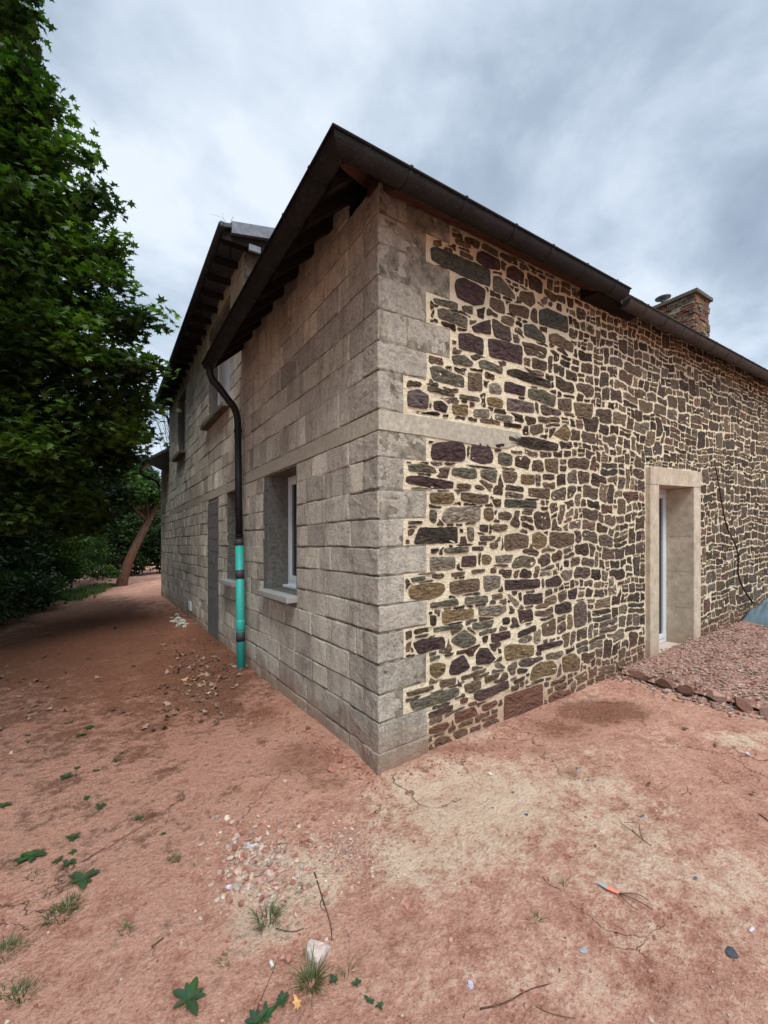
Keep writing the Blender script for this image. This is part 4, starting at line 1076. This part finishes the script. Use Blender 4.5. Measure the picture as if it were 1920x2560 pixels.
tr = smooth_path([mroot-Vector((0, 0, .2)), mroot+Vector((.1, 0, 1.6)), mroot+Vector((.0, -.1, 3.6)), mroot+Vector((.3, -.2, 5.8)), top])
mb.tube(tr, [.24*(1-.8*i/(len(tr)-1)) for i in range(len(tr))], 10); mb.build('trunk', MT['bark'], maple, True)
mb = MB()
for c, r, fl in tb+extra:
    c = Vector(c); s = tr[min(len(tr)-2, max(1, int((c.z-mroot.z)/8*len(tr)*.8)))]; mid = s.lerp(c, .5)+Vector((0, 0, .25))
    L = smooth_path([s, mid, c]); mb.tube(L, [.028*(1-.85*i/(len(L)-1))+.004 for i in range(len(L))], 6)
    for _ in range(5):
        d = Vector(rng.normal(size=3)); d.normalize(); mb.tube([mid.lerp(c, .7), c+d*r*.8], [.012, .004], 5)
mb.build('limbs', MT['bark'], maple, True)

# --- generic leafy tree / shrub
def bush(name, label, cat, root, blobs_, trunk_top, tr_r, ca, cb, dens, lsz, group=None, m='leaf2', bm_='bark', lean=None, seedz=5):
    t = empty(name, root, label, cat, group); P, _ = crown_points(blobs_, dens, .5)
    P = P[P[:, 2] > np.array([gz(p[0], p[1])-.02 for p in P])] if len(P) < 60000 else P
    leaves('crown' if cat == 'tree' else 'foliage', P, rng.uniform(*lsz, len(P)), leafcols(P, ca, cb, 1.1, seedz), LS, LSF, MT[m], t, .9)
    mb = MB(); r0 = Vector(root); pts = smooth_path(lean or [r0-Vector((0, 0, .2)), r0.lerp(Vector(trunk_top), .5), Vector(trunk_top)])
    mb.tube(pts, [tr_r*(1.25 if i == 0 else 1)*(1-.65*i/(len(pts)-1)) for i in range(len(pts))], 10); mb.build('trunk' if cat == 'tree' else 'stem', MT[bm_], t, True)
    mb = MB()
    for c, r, fl in blobs_:
        s = pts[len(pts)*2//3]; mb.tube([s, s.lerp(Vector(c), .5)+Vector((0, 0, .1)), Vector(c)], [tr_r*.35, tr_r*.2, .01], 6)
    mb.build('limbs' if cat == 'tree' else 'branches', MT[bm_], t, True)
    return t
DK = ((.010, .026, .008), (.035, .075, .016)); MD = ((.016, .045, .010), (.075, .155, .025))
def gl3(px, py, t): a = at(px, py, t); return (a.x, a.y, a.z)
def shr(label, blb, root, ca, cb, dens=130, lsz=(.09, .15)):
    rt = (root[0], root[1], gz(*root)); bush('shrub', label, 'shrub', rt, blb, (root[0], root[1], rt[2]+1.2), .05, ca, cb, dens, lsz, 'shrubs along the left side of the path')
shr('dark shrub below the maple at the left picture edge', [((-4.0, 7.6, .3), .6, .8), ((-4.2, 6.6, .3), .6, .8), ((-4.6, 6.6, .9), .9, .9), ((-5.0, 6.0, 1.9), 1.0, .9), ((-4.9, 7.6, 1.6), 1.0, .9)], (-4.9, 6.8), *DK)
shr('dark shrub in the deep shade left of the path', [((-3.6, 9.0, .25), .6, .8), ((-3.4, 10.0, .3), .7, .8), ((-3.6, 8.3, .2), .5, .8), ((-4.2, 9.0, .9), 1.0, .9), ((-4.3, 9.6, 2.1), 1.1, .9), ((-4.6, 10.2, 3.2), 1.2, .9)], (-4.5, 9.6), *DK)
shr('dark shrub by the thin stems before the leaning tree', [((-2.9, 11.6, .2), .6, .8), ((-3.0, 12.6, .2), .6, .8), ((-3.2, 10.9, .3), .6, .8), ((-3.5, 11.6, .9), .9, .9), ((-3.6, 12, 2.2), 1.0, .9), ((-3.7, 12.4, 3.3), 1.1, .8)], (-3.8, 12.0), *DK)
shr('mid green shrub hanging over the path edge', [((-2.9, 15.4, .5), .8, .8), ((-3.3, 15.0, 1.2), .9, .9), ((-2.7, 13.8, 1.5), .95, .9), ((-2.7, 14.0, 2.8), 1.0, .9), ((-2.6, 14.6, 4.0), 1.0, .8), ((-2.5, 14.2, .6), .7, .7)], (-3.0, 14.2), *MD)
shr('bright green shrub left of the leaning trunk', [((-1.45, 16.7, .2), .38, .7), ((-3.6, 19.5, .8), 1.2, .9), ((-2.4, 20.5, .7), 1.1, .9), ((-2.1, 17.2, .9), .8, .9), ((-2.3, 18.2, 2.0), 1.2, .9), ((-2.9, 16.8, .6), .7, .7), ((-1.9, 18.5, 3.4), 1.1, .8)], (-2.4, 17.8), *MD, lsz=(.08, .14))
shr('dark shrub closing the view behind the leaning trunk', [((-.5, 22.5, .6), 1.3, .9), ((.6, 22.8, 1.9), 1.5, .9), ((-1.5, 23, 2.2), 1.6, .9), ((.2, 23.5, 3.8), 1.5, .9), ((1.6, 23, 1), 1.5, 1)], (0, 23), *DK, lsz=(.1, .17))
# leaning tree with clay-smeared trunk
lb = Vector((-.78, 17.0, gz(-.78, 17.0)))
lt = [lb-Vector((.05, 0, .15)), lb+Vector((.05, 0, .4)), lb+Vector((.35, .1, 1.3)), lb+Vector((1.0, .2, 2.7)), lb+Vector((1.25, .2, 3.4))]
bush('leaning_tree', 'leaning tree with red clay on its trunk beside the far end of the house', 'tree', lb,
     [((.5, 16.9, 3.1), .5, .7), ((0, 16.7, 3.4), .5, .7), ((-.1, 17.3, 3.9), .6, .7), ((-.7, 16.9, 4.2), .8, .7), ((-1.4, 17.0, 3.6), .8, .7), ((-1.5, 17.3, 5.0), .9, .7), ((-.9, 16.6, 3.0), .55, .6), ((.3, 17, 3.4), .6, .6)], None, .23, MD[0], (.09, .18, .03), 130, (.09, .15), None, 'leaf2', 'barkc', lt)
# tall dark tree behind on the left, fills behind the maple
bt = Vector((-6.5, 13, gz(-6.5, 13)))
bush('dark_tree', 'tall dark tree standing behind the maple', 'tree', bt, [((-6.2, 12, 3), 2, .9), ((-5.5, 13, 5), 2.2, .9), ((-4.6, 14.5, 4.2), 1.7, .9), ((-7.5, 11, 5), 2.4, .9), ((-6.4, 11, 7.5), 2, .9), ((-4.8, 15.5, 2.2), 1.5, .9), ((-8, 9, 3), 2.2, 1)],
     (-6, 13, 6), .25, *DK, 55, (.16, .26))
# sparse pale tree far behind the house
ft = Vector((.6, 27, gz(.6, 27)))
fz = [gl3(415, 1000, 26), gl3(400, 1060, 26), gl3(420, 1110, 27), gl3(385, 980, 26), gl3(440, 960, 27)]
t = empty('sparse_tree', ft, 'thin pale tree with few leaves seen between maple and house', 'tree')
mb = MB(); cr = Vector(fz[2])+Vector((.8, 0, -1)); mb.tube([ft, ft.lerp(cr, .5)+Vector((.3, 0, 0)), cr], [.14, .10, .06], 8); mb.build('trunk', MT['bark'], t, True)
mb = MB(); pl = []
for k in range(26):
    c = Vector(random.choice(fz))+Vector(rng.normal(size=3))*.7; s = cr.lerp(ft, random.uniform(0, .25)); mid = s.lerp(c, .55)+Vector(rng.normal(size=3))*.25
    L = smooth_path([s, mid, c]); mb.tube(L, [.022*(1-.85*i/(len(L)-1))+.004 for i in range(len(L))], 5)
    for q in range(18): pl.append(tuple(mid.lerp(c, random.random())+Vector(rng.normal(size=3))*.22))
mb.build('limbs', MT['bark'], t, True)
P = np.array(pl); leaves('crown', P, rng.uniform(.07, .12, len(P)), leafcols(P, (.10, .16, .04), (.20, .28, .10)), LS, LSF, MT['leaf2'], t, .9)
# distant wood that closes the horizon
def wood_line():
    pts = []
    for k in range(260):
        a = R_(rng.uniform(20, 178)); d = rng.uniform(34, 44); x, y = d*math.cos(a), d*math.sin(a)
        if x > 6 and y < 20: d += 20; x, y = d*math.cos(a), d*math.sin(a)
        r = rng.uniform(1.2, 2.2); pts.append(((x, y, gz(x, y)+r*.8+rng.uniform(0, 1.2)), r, .9))
    P, _ = crown_points(pts, 18, .6); 
    o = leaves('distant_wood', P, rng.uniform(.3, .5, len(P)), leafcols(P, *DK, .5), LS, LSF, MT['leaf2'], None, .9)
    tag(o, 'distant low wood behind the house', None, None, 'stuff')
wood_line()

# low grass and ivy at the foot of the shrubs
V, F, Cc = [], [], []
for _ in range(260):
    f = random.uniform(.55, 1); x = -3.0+f*1.6+random.gauss(0, .3)-.2; y = 9.5+f*7.5+random.gauss(0, .5)
    a, b, c = blade_tuft('g', (x, y, gz(x, y)), 12, .06, .30, .08, wd=.007, lean=.9, cols=((.03, .07, .015), (.11, .20, .04)))
    i = len(V); V += a; F += [tuple(q+i for q in ff) for ff in b]; Cc += c
tag(mesh_obj('grass', V, F, MT['weed'], None, Cc), 'rough grass along the foot of the shrubs by the path', None, None, 'stuff')

# ================================================================ SMALL THINGS ON THE GROUND
def gp(px, py): x, y = on_ground(px, py); return Vector((x, y, gz(x, y)))
# loose wall foot crumbs + scattered grit
V, F, Cc = [], [], []
for _ in range(4200):
    r = random.random()
    if r < .20: px, py = random.gauss(650, 62), random.gauss(2165, 60); kd = 'pale'
    elif r < .45: px, py = random.gauss(880, 50), random.gauss(2130, 40); kd = 'pale'
    elif r < .62:
        f = random.random(); px, py = 640+f*320+random.gauss(0, 14)-30, 1720+f*215+abs(random.gauss(0, 28)); kd = 'red'
    elif r < .72: f = random.random(); px, py = 990+f*520, 1935-f*190+abs(random.gauss(0, 18)); kd = 'red'
    elif r < .80: px, py = random.gauss(480, 60), random.gauss(1640, 60); kd = 'red'
    else: px, py = random.uniform(-50, 1950), random.uniform(1650, 2560); kd = random.choice(['pale', 'red', 'red'])
    if py < 1560: continue
    x, y = on_ground(px, py)
    if x > -.02 and y > -.02: continue
    s = random.choice([random.uniform(.002, .006), random.uniform(.003, .012)]) if r > .20 else .003+.021*random.random()**2.5
    if .45 < r < .62 and random.random() < .12: s *= 2.6
    rock(V, F, Cc, (x, y, gz(x, y)+s*.2), (s, s*random.uniform(.5, 1), s*.6), rcol(kd))
tag(mesh_obj('grit', V, F, MT['peb'], None, Cc), 'small crumbs and stone chips strewn over the clay', None, None, 'stuff')
# individual stones and lumps
def stone_thing(px, py, s, col, label, group=None, name='stone', rot=0, hz_=.5, name_m='peb'):
    V, F, Cc = [], [], []; rock(V, F, Cc, (0, 0, 0), s, tuple(v*(.74 if v > .5 else 1) for v in col), sub=True, rot=rot, rough=.05)
    o = mesh_obj(name, V, F, MT[name_m], None, Cc); g_ = gp(px, py); o.location = (g_.x, g_.y, g_.z+s[2]*hz_); tag(o, label, 'stone', group); return o
pg = [gp(*q) for q in ((768, 2368), (776, 2361), (812, 2366), (824, 2374), (810, 2396), (792, 2408), (776, 2404), (766, 2390))]
c0 = sum(pg, Vector())/len(pg); V, F = [], []
for k, (zz, sc) in enumerate(((-.01, 1.0), (.022, 1.0), (.032, .90), (.035, .4))):
    for i, q in enumerate(pg): V.append(tuple(c0.lerp(q, sc*1.06)+Vector((random.uniform(-.003, .003), random.uniform(-.003, .003), zz+.004*math.sin(i*2.1)))))
m_ = len(pg)
for k in range(3): F += [(k*m_+i, k*m_+(i+1) % m_, (k+1)*m_+(i+1) % m_, (k+1)*m_+i) for i in range(m_)]
F.append(tuple(3*m_+i for i in range(m_)))
tag(mesh_obj('stone', V, [f[::-1] for f in F], MT['peb'], None, [(.46, .37, .32)]*len(V), origin=tuple(c0)), 'largest pale flat stone lying in front of the grass tuft', 'stone')
stone_thing(678, 2418, (.016, .024, .016), (.66, .62, .56), 'small white stone left of the large pale flat stone', rot=.4)
stone_thing(722, 2405, (.024, .018, .02), (.33, .15, .12), 'reddish brown stone next to the white pebble', rot=1.0)
stone_thing(705, 2400, (.014, .020, .016), (.38, .19, .15), 'smaller red stone between white pebble and brown stone')
stone_thing(571, 2222, (.024, .018, .012), (.64, .58, .50), 'white flat stone at the left edge of the rubble patch')
stone_thing(626, 2120, (.026, .018, .012), (.62, .56, .48), 'white stone at the top of the rubble patch')
stone_thing(640, 2188, (.040, .026, .012), (.30, .20, .14), 'flat brown stone in the middle of the rubble patch')
stone_thing(663, 2180, (.040, .018, .010), (.34, .12, .09), 'long red stone beside the flat brown stone')
stone_thing(586, 2126, (.020, .020, .016), (.22, .09, .06), 'round red clay lump with a dark hole')
stone_thing(1176, 2458, (.014, .022, .008), (.60, .57, .50), 'small pale stone below the middle of the yard')
stone_thing(1225, 1938, (.022, .022, .010), (.66, .62, .55), 'white pebble on the sandy patch')
stone_thing(1832, 2393, (.030, .026, .006), (.05, .058, .07), 'flat blue-black slate piece at the lower right')
stone_thing(1606, 2042, (.028, .016, .005), (.07, .08, .10), 'dark slate chip right of the thin twig')
stone_thing(1740, 2206, (.016, .014, .005), (.13, .14, .16), 'grey slate chip on the right of the yard')
stone_thing(1470, 1953, (.018, .012, .004), (.11, .14, .18), 'bluish slate chip inside the pale ring')
stone_thing(1444, 1922, (.018, .012, .004), (.11, .14, .18), 'bluish slate chip on the dark red stain')
stone_thing(1316, 2038, (.012, .016, .004), (.06, .07, .10), 'small black slate chip by the long crack')
stone_thing(1460, 2375, (.016, .014, .004), (.30, .33, .36), 'pale grey slate chip near the lower middle')
stone_thing(1668, 2125, (.022, .048, .005), (.47, .28, .20), 'long flat pinkish stone right of the branching twig')
stone_thing(1490, 2044, (.028, .020, .006), (.44, .25, .19), 'flat pink stone above the branching twig')
stone_thing(1015, 2262, (.018, .024, .010), (.36, .17, .13), 'wedge-shaped red stone in the middle of the yard')
stone_thing(1870, 1885, (.024, .016, .014), (.60, .54, .44), 'pale stone near the right edge below the gravel bed')
stone_thing(1878, 2336, (.020, .012, .006), (.62, .57, .47), 'thin pale chip at the right edge')
stone_thing(598, 1672, (.10, .11, .018), (.36, .24, .19), 'flat pale slab at the foot of the turquoise pipe', rot=.3, hz_=.3)
stone_thing(288, 1572, (.05, .05, .04), (.02, .016, .016), 'black lump lying on the shaded path')
# two-coloured strip with a twig
o_ = gp(1525, 2232); d_ = (gp(1540, 2242)-gp(1496, 2216)); L = d_.length; d_.normalize(); s_ = Vector((-d_.y, d_.x, 0))
b0 = gp(1496, 2216)
lt_ = empty('plant_label', b0, 'small grey and orange plastic strip tied to a dry twig', 'plastic strip')
def strip(name, f0, f1, w0, w1, m):
    a = b0+d_*L*f0; b = b0+d_*L*f1; up = Vector((0, 0, .008)); V = []
    for z in (0, .004):
        V += [a+s_*w0+up+Vector((0, 0, z)), b+s_*w1+up+Vector((0, 0, z)), b-s_*w1+up+Vector((0, 0, z)), a-s_*w0+up+Vector((0, 0, z))]
    mesh_obj(name, [tuple(v) for v in V], [(3, 2, 1, 0), (4, 5, 6, 7), (0, 1, 5, 4), (1, 2, 6, 5), (2, 3, 7, 6), (3, 0, 4, 7)], m, lt_)
strip('grey_end', 0, .48, .006, .010, mat_plain('grey_plastic', (.30, .38, .38), .5)); strip('orange_end', .49, 1.15, .011, .006, mat_plain('orange_plastic', (.75, .22, .14), .5))
mb = MB(); e_ = b0+d_*L*1.15+Vector((0, 0, .01))
for q in ((.13, .005), (.09, -.04), (.10, .045)): mb.tube(smooth_path([e_, e_+d_*q[0]*.5+s_*(q[1]+.01), e_+d_*q[0]+s_*q[1]]), [.0018]*10, 5)
mb.build('twig', MT['twig'], lt_, True)
# sticks
def stick(pxs, r, label, name='twig', branches=(), m='twig', lift=.3):
    r = r*.62
    P = [gp(*p)+Vector((0, 0, r*lift)) for p in pxs]; o = P[0].copy(); mb = MB()
    sp = smooth_path(P); mb.tube(sp, [r*(1-.6*i/(len(sp)-1)) for i in range(len(sp))], 6)
    for b in branches:
        Q = smooth_path([gp(*p)+Vector((0, 0, r*.6)) for p in b]); mb.tube(Q, [r*.6*(1-.6*i/(len(Q)-1)) for i in range(len(Q))], 5)
    t = mb.build(name, MT[m], None, True, origin=tuple(o)); return tag(t, label, 'twig', 'dry twigs on the clay')
stick([(1628, 2120), (1600, 2100), (1580, 2078)], .005, 'branching dry twig on the right of the sandy patch', branches=([(1600, 2100), (1585, 2085), (1550, 2060)], [(1608, 2107), (1598, 2080), (1600, 2058), (1560, 2060)]))
stick([(1200, 2520), (1262, 2506), (1320, 2470), (1374, 2457)], .006, 'long curved dark root at the bottom of the yard')
stick([(1340, 2515), (1375, 2532), (1440, 2545)], .003, 'thin root fibre right of the long curved root')
stick([(786, 2180), (812, 2260), (828, 2310), (830, 2345)], .007, 'partly buried root running towards the large pale stone', branches=([(806, 2240), (798, 2262), (812, 2275)],))
stick([(690, 2322), (728, 2330), (760, 2318)], .006, 'dark twig beside the rubble grass tuft')
stick([(640, 2530), (660, 2480), (690, 2410)], .004, 'thin straw lying left of the lower grass tuft')
stick([(380, 2372), (408, 2348)], .010, 'short thick dark stick in the lower left of the yard')
stick([(1900, 2040), (1925, 2060)], .010, 'dark stick at the right picture edge')
stick([(1702, 1985), (1722, 1980), (1716, 1965)], .004, 'small curled twig in the right of the yard')
stick([(278, 2070), (312, 2050), (350, 2040)], .003, 'thin straw among the left weeds')
stick([(1356, 2192), (1370, 2210), (1400, 2225)], .004, 'short crooked twig right of centre')
stick([(1806, 1955), (1826, 1962)], .006, 'short brown stick below the gravel bed')
# rosette weeds
def rosette(px, py, s, nl, label, group='leafy weeds on the left of the yard', tilt=.22, wide=.19, rotd=None):
    nl = nl+2
    g_ = gp(px, py); V, F, Cc = [], [], []
    for k in range(nl):
        a = 2.4*k+random.uniform(-.3, .3); L = s*random.uniform(.45, 1.15); w0 = L*wide*random.uniform(.8, 1.2); col = tuple(v*random.uniform(.7, 1.3) for v in (.030, .058, .022))
        e = random.uniform(.15, tilt); i = len(V); N_ = 6
        for q in range(N_+1):
            t = q/N_; wd = w0*math.sin(math.pi*min(1, .08+t*.92))**.7*(1 if q < N_ else 0)+.001; r = L*t; z = .006+L*e*math.sin(t*1.9)*.6
            cx, cy = math.cos(a)*r, math.sin(a)*r
            V += [(cx-math.sin(a)*wd, cy+math.cos(a)*wd, z+.15*wd), (cx, cy, z-.12*wd), (cx+math.sin(a)*wd, cy-math.cos(a)*wd, z+.15*wd)]; Cc += [col, tuple(v*1.25 for v in col), col]
        for q in range(N_):
            b = i+q*3; F += [(b, b+1, b+4, b+3), (b+1, b+2, b+5, b+4)]
    o = mesh_obj('weed', V, F, MT['weed'], None, Cc, True); o.location = g_; tag(o, label, 'weed', group)
for a in [(473, 2500, .13, 7, 'broad-leaved bright weed at the bottom left of centre'), (205, 2205, .13, 7, 'wide dark weed above the long grass tuft'), (85, 2140, .12, 9, 'spreading weed cluster at the left'), (65, 2145, .09, 6, 'weed leaves left of the spreading cluster'),
          (170, 2160, .07, 6, 'small weed right of the spreading cluster'), (183, 2130, .05, 5, 'tiny weed between two larger ones on the left'), (182, 2092, .085, 7, 'medium weed above the spreading cluster'), (250, 2018, .08, 6, 'oval-leaved weed in the upper left yard'),
          (214, 1998, .06, 6, 'small weed just above the oval-leaved one'), (350, 2045, .055, 5, 'lone weed between rubble and left weeds'), (410, 2084, .035, 4, 'tiny round-leaved seedling right of the lone weed'), (290, 1902, .07, 5, 'upright weed near the shaded ground'),
          (302, 1884, .05, 4, 'top leaves beside the upright weed'), (222, 1820, .09, 8, 'flat weed far up the left yard'), (200, 1840, .08, 7, 'flat pale weed next to the far flat weed'), (238, 1930, .05, 5, 'weed with dry stalk on the left'), (165, 1947, .09, 7, 'grey-green low weed on the left'), (190, 1925, .05, 5, 'small weed behind the grey-green one'),
          (8, 2020, .09, 6, 'weed cut by the left picture edge'), (145, 2150, .05, 4, 'small leaf pair below the medium weed'), (68, 1840, .06, 5, 'distant dusty weed at the left'), (70, 1858, .05, 5, 'second distant dusty weed at the left'),
          (704, 2505, .07, 7, 'bright weed below the lower grass tuft'), (662, 2540, .07, 6, 'bright round-leaved weed at the bottom edge'), (640, 2556, .08, 6, 'bright weed cut by the bottom picture edge'), (836, 2448, .045, 5, 'small weed right of the lower grass tuft'), (890, 2455, .04, 4, 'tiny weed right of the thin upright blades'),
          (925, 2500, .045, 5, 'small weed beside dry stalks at the bottom'), (945, 2510, .035, 4, 'tiny weed next to the dry stalks')]:
    rosette(a[0], a[1], a[2]*.55, a[3], a[4])
# grass tufts
def tuft(px, py, nbl, h0, h1, spr, label, **kw):
    g_ = gp(px, py); V, F, Cc = blade_tuft('t', (0, 0, 0), int(nbl*1.3), h0*.4, h1*.72, spr*1.15, wd=.0022, lean=1.3, cols=((.16, .13, .06), (.055, .11, .03)) if nbl < 15 else ((.025, .055, .014), (.11, .13, .045))); o = mesh_obj('grass_tuft', V, F, MT['weed'], None, Cc); o.location = g_-Vector((0, 0, .004)); tag(o, label, 'grass tuft', 'grass tufts on the clay')
for a in [(778, 2460, 90, .04, .15, .03, 'dense grass tuft in front of the large pale stone'), (868, 2430, 10, .06, .14, .02, 'few thin upright blades right of the dense tuft'), (668, 2300, 60, .03, .13, .035, 'grass tuft on the rubble patch'),
          (150, 2290, 110, .02, .07, .05, 'long flat grass patch in the left yard'), (175, 2262, 80, .02, .06, .04, 'upper end of the long flat grass patch'), (0, 2390, 70, .03, .09, .05, 'dark tuft cut by the left picture edge'), (50, 2492, 60, .02, .07, .035, 'grass tuft in the bottom left corner area'),
          (437, 2150, 26, .03, .07, .02, 'spiky small tuft left of the rubble patch'), (316, 2330, 22, .02, .06, .022, 'sparse tuft in the lower left yard'), (1410, 2215, 8, .04, .09, .012, 'few blades beside the crooked twig'), (1338, 2300, 14, .02, .06, .02, 'sparse grass sprig right of centre'),
          (50, 2370, 22, .02, .05, .03, 'short tuft near the left edge'), (85, 2190, 30, .01, .04, .03, 'very short dusty grass at the left'), (488, 2165, 3, .06, .1, .006, 'single tall blades left of the rubble'), (560, 2405, 14, .02, .05, .02, 'dry sprig above the broad weed'), (20, 2480, 30, .02, .05, .03, 'low grass at the left picture edge')]:
    tuft(*a)
# dead leaves
DL = np.array([(0, 0, .0)]+[(math.cos(R_(a))*r*.5, math.sin(R_(a))*r*.5, .16*r*r*math.cos(R_(a*2))) for a, r in ((0, .9), (25, .5), (48, .85), (75, .5), (95, 1.0), (118, .5), (142, .85), (170, .5), (200, .8), (235, .35), (270, .7), (310, .4), (335, .7))])
DLF = [(0, i, i+1) for i in range(1, 13)]+[(0, 13, 1)]
protos = []
def dead(x, y, s, col, label, name='dead_leaf', i=0):
    V = DL.copy()*s; V[:, 2] *= random.uniform(.5, 1.6); V[:, 1] *= random.uniform(.5, .9)
    o = mesh_obj(name, [tuple(v) for v in V], DLF, MT['dead'], None, [col]*len(V), True); o.location = (x, y, gz(x, y)+.012+s*.06)
    o.rotation_euler = (random.gauss(0, .22), random.gauss(0, .22), random.uniform(0, 6.28)); return o
o = dead(*on_ground(482, 1702), .13, (.50, .30, .08), ''); tag(o, 'largest yellow dead leaf near the turquoise pipe', 'dead leaf')
o = dead(*on_ground(463, 1700), .12, (.40, .26, .17), ''); tag(o, 'pale brown dead leaf left of the yellow leaf', 'dead leaf')
o = dead(*on_ground(519, 1737), .085, (.52, .42, .30), ''); tag(o, 'cream dead leaf near the block wall', 'dead leaf')
o = dead(*on_ground(26, 1890), .07, (.50, .36, .22), ''); tag(o, 'pale dead leaf at the left picture edge', 'dead leaf')
o = dead(*on_ground(744, 2518), .07, (.55, .30, .12), ''); tag(o, 'orange dead leaf right of the bright weed at the bottom', 'dead leaf')
for k in range(290):
    r = random.random()
    if r < .68: px, py = random.gauss(500, 55), random.gauss(1670, 52)
    elif r < .75: px, py = random.gauss(60, 60), random.gauss(1730, 60)
    else: px, py = random.uniform(0, 560), random.uniform(1560, 1830)
    x, y = on_ground(px, py)
    if x > -.05 or py < 1545 or px < -30: continue
    c = random.choice([(.14, .075, .045), (.20, .12, .08), (.30, .20, .14), (.10, .055, .035)])
    o = dead(x, y, random.uniform(.05, .12), c, ''); tag(o, 'small curled brown dead leaf scattered on the shaded clay by the block wall', 'dead leaf', 'brown dead leaves on the shaded clay')
for px, py, cl_ in ((1120, 1860, 0), (1790, 1865, 0), (1712, 1825, 0), (1622, 1965, 0), (1880, 1990, 0), (1686, 1752, 1)):
    lbl = {1120: 'dark scrap at the foot of the stone wall', 1790: 'brown curled leaf right of the gravel edging', 1712: 'brown curled leaf below the edging stones', 1622: 'dark curled leaf above the slate chip', 1880: 'dark curled leaf at the right edge', 1686: 'yellow-green leaf against the edging stones'}[px]
    o = dead(*on_ground(px, py), .06, (.33, .33, .06) if cl_ else (.09, .05, .035), ''); tag(o, lbl, 'dead leaf')
# white rubble by the far wall
V, F, Cc = [], [], []
for _ in range(60):
    s = random.uniform(.015, .06); x, y = -.12-abs(random.gauss(0, .12)), random.gauss(7.0, .35)
    rock(V, F, Cc, (x, y, gz(x, y)+s*.3), (s, s*.8, s*.5), (.50, .46, .38))
tag(mesh_obj('plaster_rubble', V, F, MT['peb'], None, Cc), 'small heap of pale plaster rubble at the foot of the block wall', None, None, 'stuff')
# log edging left of leaning trunk
mb = MB(); P = [Vector((-2.9, 15.0, gz(-2.9, 15)+.06)), Vector((-1.9, 16.0, gz(-1.9, 16)+.07)), Vector((-1.05, 16.75, gz(-1, 16.7)+.07))]
mb.tube(smooth_path(P), [.06]*14, 8); tag(mb.build('log', MT['bark'], None, True, origin=tuple(P[0])), 'grey log lying along the path edge left of the leaning trunk', 'log')
# tarpaulin heap
tx, ty = 7.25, -.32; V, F = [], []
nu, nv = 40, 26
for j in range(nv+1):
    for i in range(nu+1):
        u = i/nu*2-1; v = j/nv*2-1; x = tx+u*.75; y = ty+v*.30; h = .30*max(0, (1-abs(u)**2.4)*(1-abs(v)**2.2))**.6
        h += .045*abs(nz(x*5, y*9, 2))*1.6*(h > .01); V.append((x, y+.02*nz(x*7, y*7), gz(x, y)+.065+h+.012*abs(nz(x*14, y*14))))
F = [(j*(nu+1)+i, j*(nu+1)+i+1, (j+1)*(nu+1)+i+1, (j+1)*(nu+1)+i) for j in range(nv) for i in range(nu)]
i0 = len(V); V += [(a, b, c-.012) for a, b, c in V]; F += [tuple(q+i0 for q in f)[::-1] for f in F]
tag(mesh_obj('tarpaulin', V, F, MT['tarp'], None, None, True, origin=(tx, ty, gz(tx, ty))), 'crumpled grey-blue tarpaulin over a low heap against the stone wall', 'tarpaulin')
# bare stem on the wall right of the door
P = []
for px, py in ((1788, 1165), (1796, 1215), (1806, 1270), (1815, 1320), (1832, 1352), (1846, 1388), (1843, 1437), (1858, 1475), (1882, 1507)):
    x, z = on_front(px, py, -.06); P.append(Vector(sh(x, -.06-.01*random.random(), z)))
mb = MB(); sp = smooth_path(P); mb.tube(sp, [.006+.007*i/(len(sp)-1) for i in range(len(sp))], 7)
for k in (8, 14, 20, 24):
    a = sp[min(k, len(sp)-2)]; mb.tube([a, a+Vector((-.08, -.02, .06)), a+Vector((-.12, -.01, .03))], [.006, .004, .002], 5)
tag(mb.build('bare_stem', MT['bark'], None, True, origin=tuple(P[-1])), 'bare dark climbing stem against the stone wall right of the door', 'climbing stem')
